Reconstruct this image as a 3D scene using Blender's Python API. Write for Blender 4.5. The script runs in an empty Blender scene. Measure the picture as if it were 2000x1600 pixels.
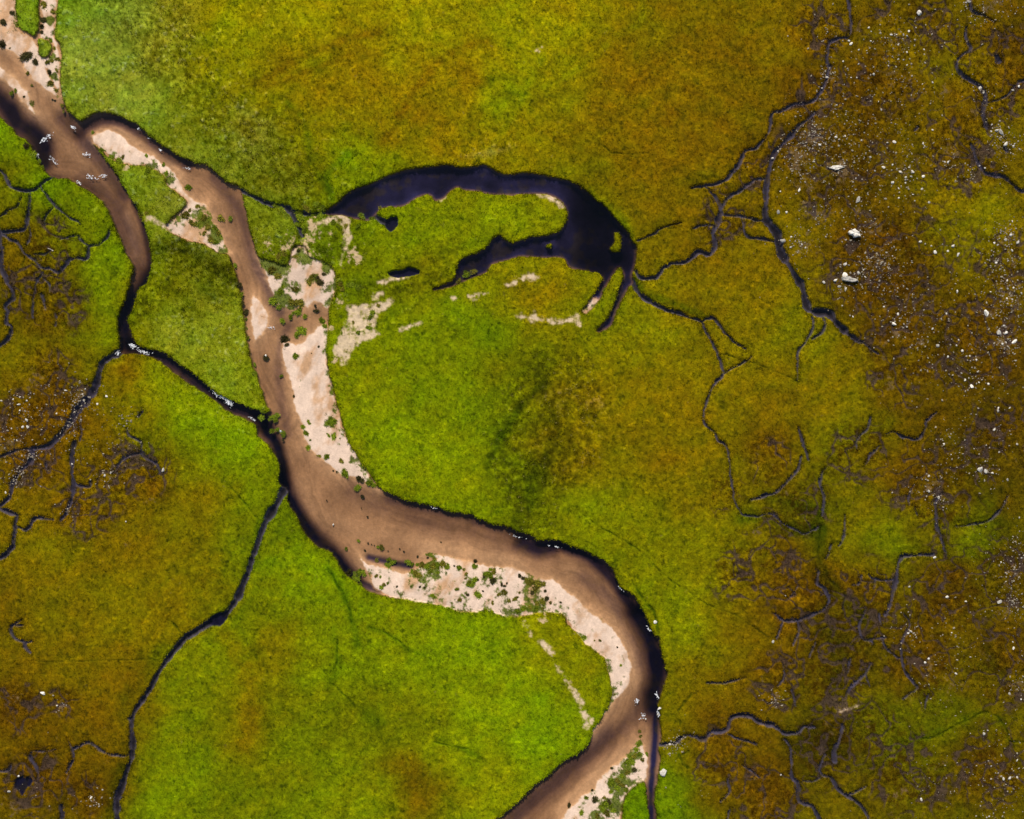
# ---- shapes of the land, in tenths of a metre: x to the east, y to the south of the north-west corner ----
def P(s):
    return [tuple(float(v) for v in q.split(',')) for q in s.split()]

# channel outlines (turf edge): water and bare sand lie inside
CHAN = [P(s) for s in (
 # north-west river, its west arm and the arm's east bank
 "-300,60 -60,190 0,229 10,240 25,252 35,265 50,272 60,287 66,300 74,314 86,334 100,345 125,347 142,353 160,365 180,378 200,395 212,412 219,432 228,452 236,470 243,490 253,508 260,521 256,540 252,560 245,580 237,600 231,620 229,640 232,660 232,680 233,690 246,691 262,690 280,694 300,700 320,712 345,732 370,750 390,761 406,773 425,786 440,799 452,807 466,813 480,820 495,826 500,836 503,850 515,862 526,873 536,886 542,900 547,916 545,935 546,948 560,958 561,975 568,990 580,1010 588,1030 600,1048 615,1065 640,1075 650,1086 660,1100 668,1116 685,1130 700,1140 715,1152 735,1160 755,1165 780,1170 815,1175 845,1181 870,1186 900,1195 930,1196 952,1192 985,1205 1012,1206 1040,1200 1070,1196 1098,1200 1106,1215 1113,1224 1130,1238 1145,1258 1160,1268 1172,1280 1182,1286 1186,1305 1192,1330 1196,1350 1194,1364 1191,1376 1180,1395 1170,1410 1158,1425 1155,1444 1144,1460 1125,1475 1100,1490 1080,1510 1060,1525 1040,1538 1020,1560 1000,1578 985,1590 965,1606 900,1660 800,1760 700,1960 960,1960 1060,1800 1160,1680 1200,1640 1214,1600 1219,1562 1238,1537 1256,1528 1261,1542 1266,1580 1270,1605 1262,1700 1250,1900 1266,1900 1278,1700 1282,1605 1280,1580 1278,1550 1285,1520 1288,1500 1290,1480 1288,1461 1292,1445 1290,1420 1288,1400 1285,1382 1288,1366 1295,1346 1303,1321 1300,1305 1293,1281 1289,1262 1287,1246 1277,1240 1268,1220 1258,1200 1250,1182 1240,1166 1226,1156 1211,1147 1204,1131 1197,1115 1190,1105 1180,1095 1165,1087 1150,1080 1130,1073 1110,1065 1095,1058 1080,1054 1065,1057 1050,1055 1040,1048 1025,1043 1010,1039 1000,1034 985,1028 965,1025 945,1018 930,1013 920,1005 900,1003 880,1000 860,992 846,987 825,985 805,980 785,975 770,968 755,961 744,955 735,944 727,933 714,917 700,897 690,881 682,869 675,850 669,830 664,810 659,795 655,780 650,760 645,740 640,715 638,695 636,680 637,660 640,640 641,615 645,595 652,577 657,560 652,532 642,516 622,508 604,500 597,482 580,478 570,486 568,500 560,516 545,513 520,507 503,500 497,480 490,460 483,432 477,402 472,382 466,364 445,357 430,345 412,330 400,320 385,318 365,310 345,302 325,290 305,275 285,260 268,245 255,238 245,232 230,225 215,220 195,218 180,222 168,229 155,236 144,228 129,213 121,190 116,150 119,110 116,85 106,72 108,40 112,0 118,-60 130,-300 -300,-300",
 # oxbow lake, its south lobe and its short tail
 "636,418 640,408 660,395 675,379 690,370 705,365 725,358 745,348 765,340 790,332 815,328 845,324 875,321 900,327 925,324 945,321 965,330 985,340 1010,338 1040,338 1065,343 1090,348 1110,352 1130,362 1140,370 1150,378 1165,390 1180,400 1190,412 1202,426 1215,440 1228,455 1235,470 1243,482 1243,500 1240,520 1235,536 1237,552 1230,560 1222,572 1212,592 1203,612 1196,632 1184,643 1172,648 1166,645 1178,634 1188,618 1196,600 1203,582 1212,560 1215,548 1219,536 1212,521 1202,528 1190,548 1180,566 1172,585 1160,600 1145,612 1136,606 1146,592 1158,578 1168,562 1178,545 1174,535 1165,531 1145,528 1125,525 1111,520 1103,506 1090,502 1070,503 1045,502 1020,500 1000,505 980,510 961,515 951,530 930,540 910,546 896,553 870,562 850,566 848,562 870,554 886,546 890,530 898,508 920,498 940,490 952,480 963,465 975,460 986,468 1002,474 1020,468 1040,462 1065,460 1085,455 1098,446 1105,436 1108,420 1105,405 1095,392 1080,382 1060,378 1030,378 1000,380 960,378 935,373 905,370 893,364 880,372 866,386 850,390 837,379 815,385 800,395 788,401 770,404 757,404 741,410 730,421 718,429 690,426 665,420",
)]
# turf that stands inside the channels
TURF = [P(s) for s in (
 # long island between the two arms
 "180,279 200,298 215,310 230,316 250,323 275,323 300,331 322,346 325,360 350,380 364,394 358,407 342,420 325,437 326,448 345,461 375,473 400,478 425,493 444,497 452,512 456,522 462,540 466,556 470,576 472,592 475,612 478,640 482,665 487,690 492,711 501,732 511,762 521,790 529,806 505,801 490,798 470,790 452,782 435,775 415,762 395,745 375,728 355,715 335,700 318,688 300,684 282,680 268,675 262,668 255,650 250,632 249,620 258,600 263,580 267,567 278,556 286,547 291,530 294,510 292,490 288,465 280,440 272,416 264,400 254,388 245,372 235,355 222,335 210,318 200,305 190,290 181,281",
 "30,-300 75,-300 75,20 76,50 67,70 52,63 36,52 32,30 29,0",
 "73,76 86,76 96,80 101,95 92,108 80,112 74,100",
 "1200,455 1210,455 1214,470 1212,485 1208,492 1196,491 1190,485 1199,475 1200,465",
 "1068,476 1078,476 1078,484 1069,484",
)]
# bare sand standing above the water
SAND = [P(s) for s in (
 "-60,-300 24,-300 30,0 33,40 36,56 54,68 66,84 76,108 86,130 100,158 113,190 104,185 90,178 70,160 56,146 45,126 30,106 10,96 0,90 -40,60",
 "76,-300 112,-300 110,0 106,40 104,70 112,88 116,115 113,150 118,190 108,172 98,150 84,125 74,112 96,110 104,92 96,76 78,72 78,40",
 "-40,90 0,126 15,140 30,154 46,170 56,182 62,200 72,226 62,226 46,206 30,190 10,162 -40,130",
 "178,262 205,252 228,259 262,284 300,305 332,330 352,355 366,380 384,392 402,398 411,425 426,450 440,483 446,497 425,494 400,479 375,473 345,461 325,448 325,437 345,418 364,396 350,380 325,360 322,346 300,331 275,323 250,323 225,313 200,298 180,280",
 "492,577 505,585 520,605 523,625 516,646 506,660 495,668 490,640 488,608",
 "503,500 520,506 545,512 560,515 568,499 571,484 595,478 606,500 640,514 652,530 657,560 648,585 640,606 628,592 610,590 600,602 590,596 570,604 556,598 541,596 530,570 518,545 508,520",
 "548,666 562,666 575,672 590,665 600,655 612,645 622,634 640,640 638,690 641,720 650,760 657,790 667,820 674,850 686,876 702,896 722,926 742,957 732,958 722,950 704,943 690,932 676,930 665,926 645,913 630,899 612,884 600,874 592,856 586,830 578,805 572,780 566,750 558,722 550,700 546,682",
 "703,1091 718,1100 738,1106 765,1113 795,1119 815,1112 835,1102 850,1092 832,1084 850,1083 880,1089 905,1093 930,1101 960,1106 1000,1110 1030,1119 1052,1131 1068,1129 1085,1135 1105,1154 1130,1174 1150,1192 1168,1204 1190,1220 1206,1240 1224,1265 1232,1285 1236,1310 1233,1330 1225,1345 1211,1360 1201,1371 1191,1386 1176,1406 1162,1430 1156,1442 1150,1420 1170,1400 1190,1370 1190,1330 1180,1288 1140,1260 1100,1205 1040,1202 985,1208 930,1200 870,1190 815,1178 770,1168 738,1156 724,1140 722,1128 712,1112",
 "1090,1680 1100,1600 1110,1580 1130,1562 1158,1545 1165,1526 1185,1508 1210,1490 1226,1475 1240,1460 1250,1448 1262,1468 1268,1490 1266,1510 1262,1530 1240,1537 1220,1562 1214,1600 1200,1680",
 "1135,606 1142,598 1150,588 1160,582 1170,585 1168,594 1158,602 1145,614",
)]
# pools away from the channels
POOL = [P(s) for s in (
 "750,436 758,426 775,424 777,436 770,448 762,452 755,447",
 "756,532 785,527 800,522 818,527 815,536 795,540 772,542",
 "30,1524 42,1518 60,1522 60,1532 51,1540 46,1550 40,1556 34,1546 26,1540",
 "408,1208 420,1200 436,1196 446,1200 440,1214 428,1224 412,1222 404,1220",
)]
# bare gravel and sand lying in the turf, level with it
BARE = [P(s) for s in (
 "676,597 690,594 720,593 745,588 772,582 768,594 748,608 736,614 734,630 736,645 745,654 725,664 702,670 690,690 679,706 668,716 664,702 650,692 655,672 666,650 675,630 679,612",
 "780,642 800,633 826,627 823,635 800,643 785,647",
 "738,550 760,545 775,541 812,537 818,540 800,545 770,549 745,557",
 "1000,617 1012,614 1030,616 1045,607 1056,616 1080,622 1108,622 1124,612 1133,620 1136,638 1122,632 1100,634 1070,632 1040,631 1020,624",
 "1018,1216 1034,1216 1040,1228 1037,1246 1028,1232",
 "1046,1252 1060,1250 1078,1264 1086,1278 1082,1292 1100,1312 1118,1340 1132,1356 1140,1372 1138,1384 1150,1400 1150,1424 1142,1422 1136,1398 1126,1372 1112,1346 1096,1318 1078,1290 1062,1270",
 "1150,1398 1160,1402 1156,1414 1150,1412",
 "604,438 640,425 660,416 678,421 687,448 683,478 672,500 666,520 664,500 672,470 668,445 650,434 620,444",
 "880,582 895,580 890,588",
 "914,576 940,570 958,572 935,582 918,584",
 "985,556 1000,546 1018,536 1044,532 1054,544 1044,552 1020,552 1004,560",
 "1040,376 1066,378 1090,384 1104,396 1106,412 1092,408 1078,396 1056,386",
 "858,378 866,376 872,384 862,392 856,388",
 "290,420 322,436 330,448 316,446 286,430",
 "730,574 748,568 754,572 742,586 728,588",
 "1040,100 1058,92 1052,104",
 "1634,1392 1660,1383 1684,1374 1680,1380 1656,1388",
)]
# deeper water: x,y path ; half width ; depth in metres ; share of silt on the bed, tinted with sky blue
DEEP = [(P(a), r, d, s) for a, r, d, s in (
 ("-60,170 0,195 30,236 62,262 76,285 78,315", 22, .9, .9),
 ("150,262 168,246 200,234 235,236 270,258 320,296 365,320", 13, .5, .6),
 ("120,230 150,262 200,320 240,380", 16, .30, .5),
 ("165,360 215,405 245,470 268,520", 26, .22, .35),
 ("690,960 800,1010 920,1040 1000,1060", 22, .14, .2),
 ("90,345 150,362 185,385", 9, .35, .5),
 ("262,400 278,440 288,490 290,530", 9, .55, .7),
 ("285,545 262,580 243,612 240,645 248,676", 20, 1.0, 1.0),
 ("248,676 290,690 340,715 400,762 450,795 490,808 520,835", 17, .6, .9),
 ("505,812 515,840 535,865 548,905 553,950", 13, .8, 1.0),
 ("546,930 558,970 580,1014 608,1050 641,1082 664,1108 688,1142", 19, .85, 1.0),
 ("720,1090 760,1100 800,1108", 7, .35, .9),
 ("700,1140 740,1155", 8, .3, .8),
 ("415,345 470,420 490,500 520,560 545,612", 12, .16, .4),
 ("560,640 545,690 545,760 560,850", 10, .14, .3),
 ("760,975 850,995 950,1022 1010,1045", 16, .28, .5),
 ("1020,1062 1050,1072 1080,1070", 20, .6, .9),
 ("1095,1068 1150,1090 1190,1125 1220,1165 1245,1200", 13, .6, .9),
 ("1245,1200 1266,1240 1280,1280 1286,1320 1280,1360 1278,1390", 24, .85, 1.0),
 ("1140,1130 1200,1180 1240,1240 1262,1330 1250,1390 1200,1440 1120,1510 1040,1580", 16, .16, .3),
 ("1282,1400 1280,1450 1276,1500 1272,1560 1274,1610", 9, .10, 1.0),
 ("1190,1440 1120,1500 1060,1550 1000,1600", 22, .18, .5),
 ("1160,390 1185,440 1200,480 1180,515", 42, .9, 1.0),
 ("1140,400 1150,450 1150,500", 28, .5, 1.0),
)]
# shoals: lighter bed
SHOAL = [(P(a), r, d) for a, r, d in (
 ("80,235 110,262 150,300 160,320", 18, .10),
 ("590,950 620,1000 680,1030 780,1050 900,1075 1000,1095", 26, .17),
 ("245,420 255,460 262,500", 9, .2),
 ("230,252 300,290 350,335", 12, .15),
 ("1110,1110 1180,1160 1215,1220 1240,1280 1245,1340", 14, .10),
 ("1215,1470 1150,1530 1100,1590", 16, .16),
)]
# bog streams: path ; width (start, end) ; wet 1 or dry furrow 0
STRM = [(P(a), w0, w1, k) for a, w0, w1, k in (
 ("1657,-30 1657,0 1662,25 1662,57 1655,72 1632,75 1620,85 1616,125 1622,132 1612,160 1597,190 1575,202 1550,202 1530,215 1510,220 1505,245 1500,262", 5, 5, 1),
 ("1500,262 1480,287 1457,293 1445,317 1430,337 1405,357 1375,362 1350,366", 6, 7, 1),
 ("1375,362 1390,375 1405,395 1408,415", 5, 7, 1),
 ("1592,220 1575,235 1560,247 1545,265 1525,285 1512,302 1505,325 1500,350 1497,370 1497,395 1495,415 1497,430", 7, 12, 1),
 ("1497,430 1510,445 1520,460 1525,490 1540,515 1555,540 1568,560 1575,590 1582,605 1600,610 1620,612 1635,630 1650,645", 13, 12, 1),
 ("1650,645 1670,660 1695,675 1715,692", 9, 3, 1),
 ("1497,350 1475,350 1450,370 1430,380 1415,395 1408,410", 6, 5, 1),
 ("1408,415 1405,425 1400,440 1393,455 1397,470 1395,485 1385,495 1365,492 1350,505 1335,513 1310,515 1295,522 1288,535 1275,543 1250,540 1242,530", 9, 5, 1),
 ("1410,420 1430,420 1450,423 1475,427 1490,430", 5, 7, 1),
 ("1395,440 1370,440 1350,447", 5, 3, 1), ("1330,435 1290,447 1275,457 1255,466 1245,470", 2, 4, 1),
 ("1450,428 1455,450 1465,463 1490,465 1512,470", 3, 5, 1),
 ("1235,548 1250,575 1275,590 1300,603 1325,612 1350,620 1370,628", 8, 5, 1),
 ("1370,628 1385,620 1395,622 1405,635 1420,655 1440,672 1458,680", 4, 5, 1),
 ("1370,628 1380,650 1395,675 1405,700 1412,720 1412,732 1400,745 1390,760 1385,775 1377,800 1375,815 1380,830 1395,845 1405,862 1418,870 1425,900 1428,930 1432,960 1438,985 1450,1005", 4, 3, 1),
 ("1450,1005 1480,1008 1510,1005 1530,1022 1550,1032 1572,1043 1590,1035 1600,1028", 4, 4, 1),
 ("1600,1028 1600,1060 1598,1085 1610,1105 1620,1130 1635,1145 1652,1162 1645,1190", 3, 4, 0),
 ("1412,732 1430,720 1450,710 1468,698", 3, 4, 1),
 ("1587,617 1590,640 1575,665 1560,685 1558,712 1558,742", 5, 3, 1), ("1607,617 1610,645 1587,662", 5, 4, 1),
 ("1560,835 1568,862 1580,900", 5, 5, 1), ("1565,890 1560,915 1537,945 1515,962 1500,967 1470,977", 5, 7, 1),
 ("1615,910 1602,935 1610,970 1607,1007", 4, 6, 1), ("1702,815 1695,837 1675,857 1675,877", 5, 3, 1),
 ("1720,872 1705,888 1690,907", 5, 4, 1), ("1732,847 1750,845 1770,855 1795,857 1807,837 1812,820 1830,805", 3, 6, 1),
 ("1785,947 1777,965 1777,985", 4, 6, 1), ("1788,990 1795,1007", 5, 3, 1),
 ("1835,972 1830,985 1832,1030 1840,1050 1850,1085", 6, 5, 1),
 ("1825,1082 1787,1085 1765,1087 1755,1100 1753,1130 1746,1160 1737,1187 1732,1202", 5, 9, 1),
 ("1746,1132 1712,1132 1697,1122", 5, 3, 1), ("1712,1132 1707,1150", 4, 5, 1), ("1685,1125 1680,1142 1665,1144", 5, 3, 1),
 ("1870,1030 1900,1024 1925,1020 1950,1002 1970,970", 2, 6, 1),
 ("1600,1115 1597,1140 1610,1150 1620,1175 1607,1192 1590,1200 1562,1212 1530,1212 1515,1200", 6, 6, 1),
 ("1530,1215 1517,1247", 5, 4, 1), ("1560,1215 1562,1235 1550,1262", 7, 3, 1), ("1560,1145 1545,1165", 3, 4, 1),
 ("1650,1005 1650,1050 1640,1067", 3, 5, 1), ("1625,1065 1615,1092", 6, 4, 1),
 ("1690,1192 1680,1225 1685,1247 1702,1252 1705,1262", 5, 6, 1), ("1702,1250 1732,1245", 4, 4, 1),
 ("1725,1252 1740,1275 1760,1287", 5, 3, 1), ("1717,1198 1722,1222", 6, 3, 1),
 ("1765,1198 1777,1220 1762,1255 1762,1287 1772,1317 1787,1337 1792,1347 1765,1365", 4, 5, 1),
 ("1702,1295 1692,1315 1675,1330 1660,1347 1655,1360", 4, 7, 1), ("1692,1318 1700,1342", 4, 2, 1),
 ("1595,1255 1582,1285", 5, 4, 1), ("1662,1287 1655,1315", 6, 4, 1), ("1815,1357 1805,1385", 5, 4, 1),
 ("1547,1350 1555,1380", 5, 3, 1), ("1530,1295 1532,1325 1520,1342", 3, 5, 1),
 ("1288,1457 1307,1455 1322,1452 1332,1440 1350,1438 1375,1447 1390,1432 1420,1427 1427,1407 1440,1398 1467,1400 1487,1412 1510,1417", 5, 9, 1),
 ("1510,1417 1532,1432 1557,1432 1570,1420 1592,1422", 8, 4, 1), ("1422,1435 1435,1442 1465,1450 1478,1455", 3, 5, 1),
 ("1532,1445 1545,1465 1547,1512 1560,1535 1560,1562 1575,1572 1587,1575 1595,1590 1605,1610", 4, 8, 1),
 ("1647,1417 1640,1445 1630,1465 1632,1490", 4, 8, 1),
 ("1612,1477 1602,1502 1607,1515 1625,1520 1635,1540 1655,1555 1675,1567 1692,1587 1697,1610", 6, 6, 1),
 ("1655,1555 1675,1547 1690,1537", 6, 3, 1), ("1605,1518 1590,1526 1567,1527", 4, 2, 1),
 ("1728,1433 1745,1423 1757,1425", 4, 1, 0),
 ("1800,1445 1830,1437 1870,1415 1900,1402 1920,1393 1940,1395 1955,1405 1968,1430 1970,1443 1982,1450 2040,1446", 2, 3, 0),
 ("1422,1522 1425,1547 1407,1567", 5, 5, 1), ("1450,1497 1465,1505 1485,1520", 5, 3, 1), ("1425,1580 1422,1605", 5, 5, 1),
 ("1322,1457 1332,1487 1345,1500", 3, 5, 0), ("1332,1475 1345,1467", 3, 3, 0), ("1357,1347 1340,1370 1325,1387", 4, 3, 0),
 ("1382,1335 1400,1335 1425,1332 1455,1325", 4, 3, 1), ("1328,1408 1330,1420", 4, 3, 0),
 ("1235,1135 1244,1152 1260,1175 1275,1192 1283,1215 1285,1232 1290,1250", 2, 5, 0),
 ("1897,-20 1897,8 1900,20 1920,28 1942,42", 6, 5, 1),
 ("1887,50 1890,75 1897,95 1875,110 1870,130 1885,147 1905,160 1922,175 1925,200 1922,225 1930,247", 4, 9, 1),
 ("1932,200 1962,190 1980,172 2000,155 2040,150", 4, 4, 1), ("1897,280 1910,312 1925,335 1945,342 1965,347 1975,355 1998,372 2040,380", 5, 8, 1),
 ("1960,285 1968,295", 10, 8, 1), ("1948,108 1952,118", 7, 9, 1), ("1793,247 1788,252", 8, 6, 1),
 ("-30,325 0,332 15,357 25,367 50,372 70,367 87,352 100,345", 5, 6, 1), ("57,375 54,400 50,432 42,447 8,452 -20,458", 6, 5, 1),
 ("-20,425 0,420 15,410 30,402 40,385", 5, 2, 1), ("78,365 92,385 107,400 120,412 140,427 155,437", 4, 4, 1),
 ("100,405 87,422 85,440", 3, 3, 1),
 ("0,457 17,467 37,477 47,495 65,505 82,522 100,525 112,532 125,520 135,507 150,500 162,507 172,495 172,482 190,477 205,467 212,450", 6, 4, 1),
 ("80,528 78,538 67,552 66,562", 4, 4, 1), ("80,575 87,600", 7, 6, 1), ("107,610 107,635", 5, 4, 1), ("82,542 95,555 97,570", 3, 3, 1),
 ("65,495 85,495 100,487", 3, 2, 1), ("115,467 147,460 160,472 175,480", 3, 4, 1), ("115,562 140,547", 2, 2, 0), ("52,432 57,460 50,480", 3, 3, 1),
 ("-10,440 0,467 2,520 10,550 22,565 24,580 8,595 12,612 10,632 20,637 19,652 5,670 -20,690", 8, 7, 1), ("48,500 44,520", 2, 2, 0), ("67,560 62,600 64,620", 4, 4, 1),
 ("233,688 215,697 200,707 193,725 188,745 180,765 165,785", 12, 17, 1), ("165,785 150,800 135,825 115,850 95,870 75,875 60,877 30,880 -20,900", 15, 4, 1),
 ("60,882 60,900 37,922 25,940 15,972 -20,1000", 9, 7, 1), ("-20,990 0,995 15,1000 32,1007 27,1030 25,1060 12,1082 -20,1098", 6, 8, 1),
 ("32,1030 50,1035 65,1015 85,1012 102,1016", 6, 5, 1), ("117,1017 127,1002 137,980 141,950 140,920 139,885 145,865", 6, 8, 1),
 ("155,862 157,845 155,822", 5, 3, 1), ("147,947 172,952 175,942", 5, 8, 1), ("147,930 160,927 170,924 170,918", 5, 2, 0), ("86,905 88,918", 6, 4, 1),
 ("275,796 275,805 268,815", 3, 3, 1), ("245,838 252,852 272,862 277,885 292,900 307,907 311,925", 5, 7, 1), ("275,886 250,890 232,905 222,925", 6, 3, 1),
 ("557,950 545,975 530,1000 518,1020 508,1045 500,1070 492,1090 485,1115 475,1140 465,1165 452,1185 440,1200", 13, 10, 1),
 ("410,1216 400,1222 380,1235 362,1246 345,1265 325,1290 308,1315 295,1340 280,1365 265,1385 256,1405", 13, 8, 1),
 ("256,1405 256,1430 258,1450 255,1480 248,1500 240,1530 228,1560 226,1580 228,1640", 9, 11, 1), ("352,1236 340,1220 328,1212", 3, 2, 0),
 ("40,1210 20,1227 27,1245 45,1255 47,1265 57,1277", 3, 7, 1), ("47,1256 62,1252", 5, 4, 1), ("28,1222 45,1222", 5, 5, 1),
 ("248,1477 230,1476 207,1472 175,1452 155,1457 140,1465 142,1480 135,1497 127,1512", 4, 6, 1), ("140,1465 130,1442", 5, 2, 1),
 ("60,1470 57,1482 70,1502 72,1522", 7, 7, 1), ("62,1469 107,1465", 3, 2, 1), ("20,1495 14,1506 -10,1508", 5, 6, 1), ("119,1575 120,1600", 8, 8, 1),
 ("640,1110 660,1145 670,1160 680,1185 685,1202 686,1214", 3, 4, 0), ("470,370 485,381 500,386 515,395 530,400 550,403 565,407 575,425 582,440 590,460", 6, 8, 1),
 ("550,403 570,412 600,418 640,416", 7, 9, 1), ("718,424 735,424 750,434", 8, 8, 1), ("735,548 700,560", 0, 0, 0),
 ("1120,990 1160,1022 1212,1052 1250,1077 1300,1125 1350,1160 1390,1185 1437,1202 1500,1245", 1.2, 1.2, 0),
 ("70,1292 180,1291 300,1288", 1.2, 1.2, 0), ("1400,690 1450,702 1500,720 1560,745", 1.2, 1.2, 0), ("1130,650 1145,672 1160,690", 2, 1, 0),
 ("400,720 400,721", 0, 0, 0), ("440,940 480,985 500,1010", 2, 1.5, 0), ("180,1290 180,1291", 0, 0, 0), ("700,300 670,330 660,350", 1.2, 2.5, 0), ("1178,285 1192,296 1215,301 1240,300 1265,300", 2, 1, 0),
 ("850,1450 880,1458 915,1462", 2, 1.5, 0), ("720,1225 745,1233 762,1242 775,1250 790,1262", 1.5, 3, 0), ("500,1335 650,1330", 0, 0, 0), ("645,1335 660,1345 685,1370", 2, 2, 0),
 ("660,1250 658,1290 652,1305", 2, 2, 0), 
) if w0 > 0]
# long soft streaks in the sward: path ; half width ; colour multiplier
STROKE = [
 ("500,160 530,148 570,120 630,95 680,75 740,62", 9, (.78, .68, .8)), ("520,170 600,140 680,110", 6, (.85, .75, .8)),
 ("780,225 800,190 830,155 860,120 890,100 950,80", 9, (.82, .70, .8)), ("740,280 770,250 790,210", 10, (.86, .78, .8)),
 ("800,95 850,88 900,75", 7, (.88, .8, .8)), ("640,120 600,160 560,200", 8, (.9, .9, .8)),
 ("1255,0 1250,45 1205,70 1150,120 1090,160", 8, (.95, 1.08, 1.5)), ("1060,110 1030,170 1000,230 960,290", 8, (.95, 1.08, 1.5)), ("940,220 910,270 880,300", 7, (.85, .8, .8)),
 ("1330,60 1280,120 1230,180", 10, (.9, .85, .8)), ("680,300 640,340 650,390", 8, (.7, .9, 1)),
 ("1450,1012 1500,1018 1560,1040 1600,1035", 16, (.5, .68, 1.2)), ("1600,1040 1600,1090 1620,1140 1660,1180 1690,1210", 18, (.55, .72, 1.2)),
 ("1500,970 1560,985 1600,1000", 14, (.6, .75, 1.2)), ("1740,1450 1800,1445 1870,1412 1920,1392 1960,1415 1975,1445", 9, (.95, 1.12, 1.4)),
 ("1570,1450 1610,1440 1640,1470", 22, (.6, .7, 1)), ("1610,1230 1640,1260 1630,1330", 22, (.7, .85, 1)),
 ("1240,545 1260,570 1320,595 1380,618", 8, (.6, .8, 1)), ("1150,380 1200,420 1240,470", 14, (.85, 1.1, 1.2)),
 ("1840,660 1870,700 1900,740", 22, (.6, .72, 1)), ("1880,860 1920,960 1950,1040", 22, (.75, .85, 1)), ("1930,1240 1950,1320", 18, (.65, .75, 1)),
 ("950,915 965,880 985,840 1020,790 1060,750", 9, (.48, .56, 1)), ("1010,1030 1040,960 1060,900", 18, (.58, .66, 1)), ("1040,720 1070,790 1085,850 1070,920", 16, (.68, .72, 1)),
 ("1120,930 1135,905 1150,880", 10, (1.12, 1.05, 2)), ("1100,760 1150,790 1175,790", 10, (1.12, 1.05, 2)), ("1055,780 1085,770 1095,800", 12, (1.1, 1.03, 2)),
 ("640,1110 665,1145 685,1200 700,1260", 8, (.62, .75, 1)), ("510,1010 500,1100 540,1090", 10, (.75, .88, 1)), ("650,1230 660,1300 640,1340", 8, (.72, .82, 1)),
 ("720,1225 760,1240 790,1265 830,1280", 5, (.6, .7, 1)), ("690,1370 740,1420 760,1480", 16, (.85, .9, 1)), ("850,1440 900,1462 940,1480", 5, (.6, .7, 1)),
 ("860,1540 880,1580 870,1620", 8, (.65, .72, 1)), ("800,1480 820,1540 800,1590", 22, (1.0, .82, 1)), ("440,1240 470,1290 490,1380 480,1450", 20, (1.12, .88, 1)),
 ("255,710 250,760 240,800 300,830 330,900 320,960", 26, (1.0, .82, 1)), ("390,820 380,860 350,900", 12, (.85, .85, 1)),
 ("300,488 350,480 410,508 455,545", 17, (.46, .48, .8)), ("400,572 420,580", 12, (.4, .48, .8)), ("330,560 365,590 385,620", 12, (.72, .75, .8)), ("270,580 285,600 265,625", 8, (.7, .7, .8)),
 ("360,60 400,110 440,150 470,210 540,250", 8, (.92, .92, 1.2)), ("190,10 240,70 290,130 330,190 370,240 430,310", 8, (.86, .9, .9)), ("380,250 420,290 450,310", 12, (.85, .92, 1)),
 ("600,270 610,320 640,370", 9, (.6, .72, .8)), ("560,200 590,230 600,260", 6, (.7, .85, 1)), ("840,300 920,305 1000,290", 7, (1.1, 1.08, 3)),
 ("240,1365 262,1350 290,1300 330,1240", 10, (.8, .85, 1)), ("240,1500 218,1560 212,1600", 14, (.62, .75, 1)), ("245,1340 240,1400", 10, (.75, .85, 1)),
 ("500,1150 470,1200 450,1225", 8, (.8, .9, 1)), ("740,640 850,600 930,580", 8, (1.1, 1.05, 1)), ("1180,640 1130,660 1080,680", 12, (.8, .85, 1)),
 ("1340,690 1450,700 1560,740 1620,760", 5, (.8, .8, 1)), ("880,480 840,520 800,520", 8, (.75, .8, 1)), ("905,480 940,470 980,450", 7, (.8, .85, 1)),
]
# where plants have taken hold on the bars: x y radius strength
GREEN = "520,512,18,1 545,522,26,1 565,560,22,.8 550,580,22,.9 590,500,20,.9 640,515,16,1 655,560,10,.9 580,610,22,.6 610,545,14,.5 640,560,14,.7 650,590,14,.7 640,620,10,.7 575,480,10,.6 605,500,12,.5 640,520,12,.6 95,40,12,.7 100,110,12,.8 105,150,10,.8 95,165,10,.6 30,10,10,.5 60,200,8,.6 220,315,20,.6 290,335,20,.7 330,352,14,.7 390,430,26,.75 420,460,20,.8 350,430,14,.5 435,485,14,.6 640,830,12,.6 655,800,8,.5 650,760,8,.5 690,900,10,.5 720,940,16,.6 830,1112,40,.7 760,1112,16,.6 720,1125,14,.5 920,1135,22,0.37 960,1130,22,0.43 900,1172,26,0.37 980,1170,30,0.43 1040,1145,26,0.50 1050,1185,34,0.56 1000,1198,26,0.50 1085,1190,18,0.50 1130,1245,14,.5 1248,1450,10,.7 1240,1478,18,.8 1225,1500,20,.8 1205,1535,26,.9 1190,1575,26,.9 1170,1600,20,.8 1230,1530,14,.8 1140,1575,12,.5 850,1178,20,.5 780,1165,20,.4"
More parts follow.
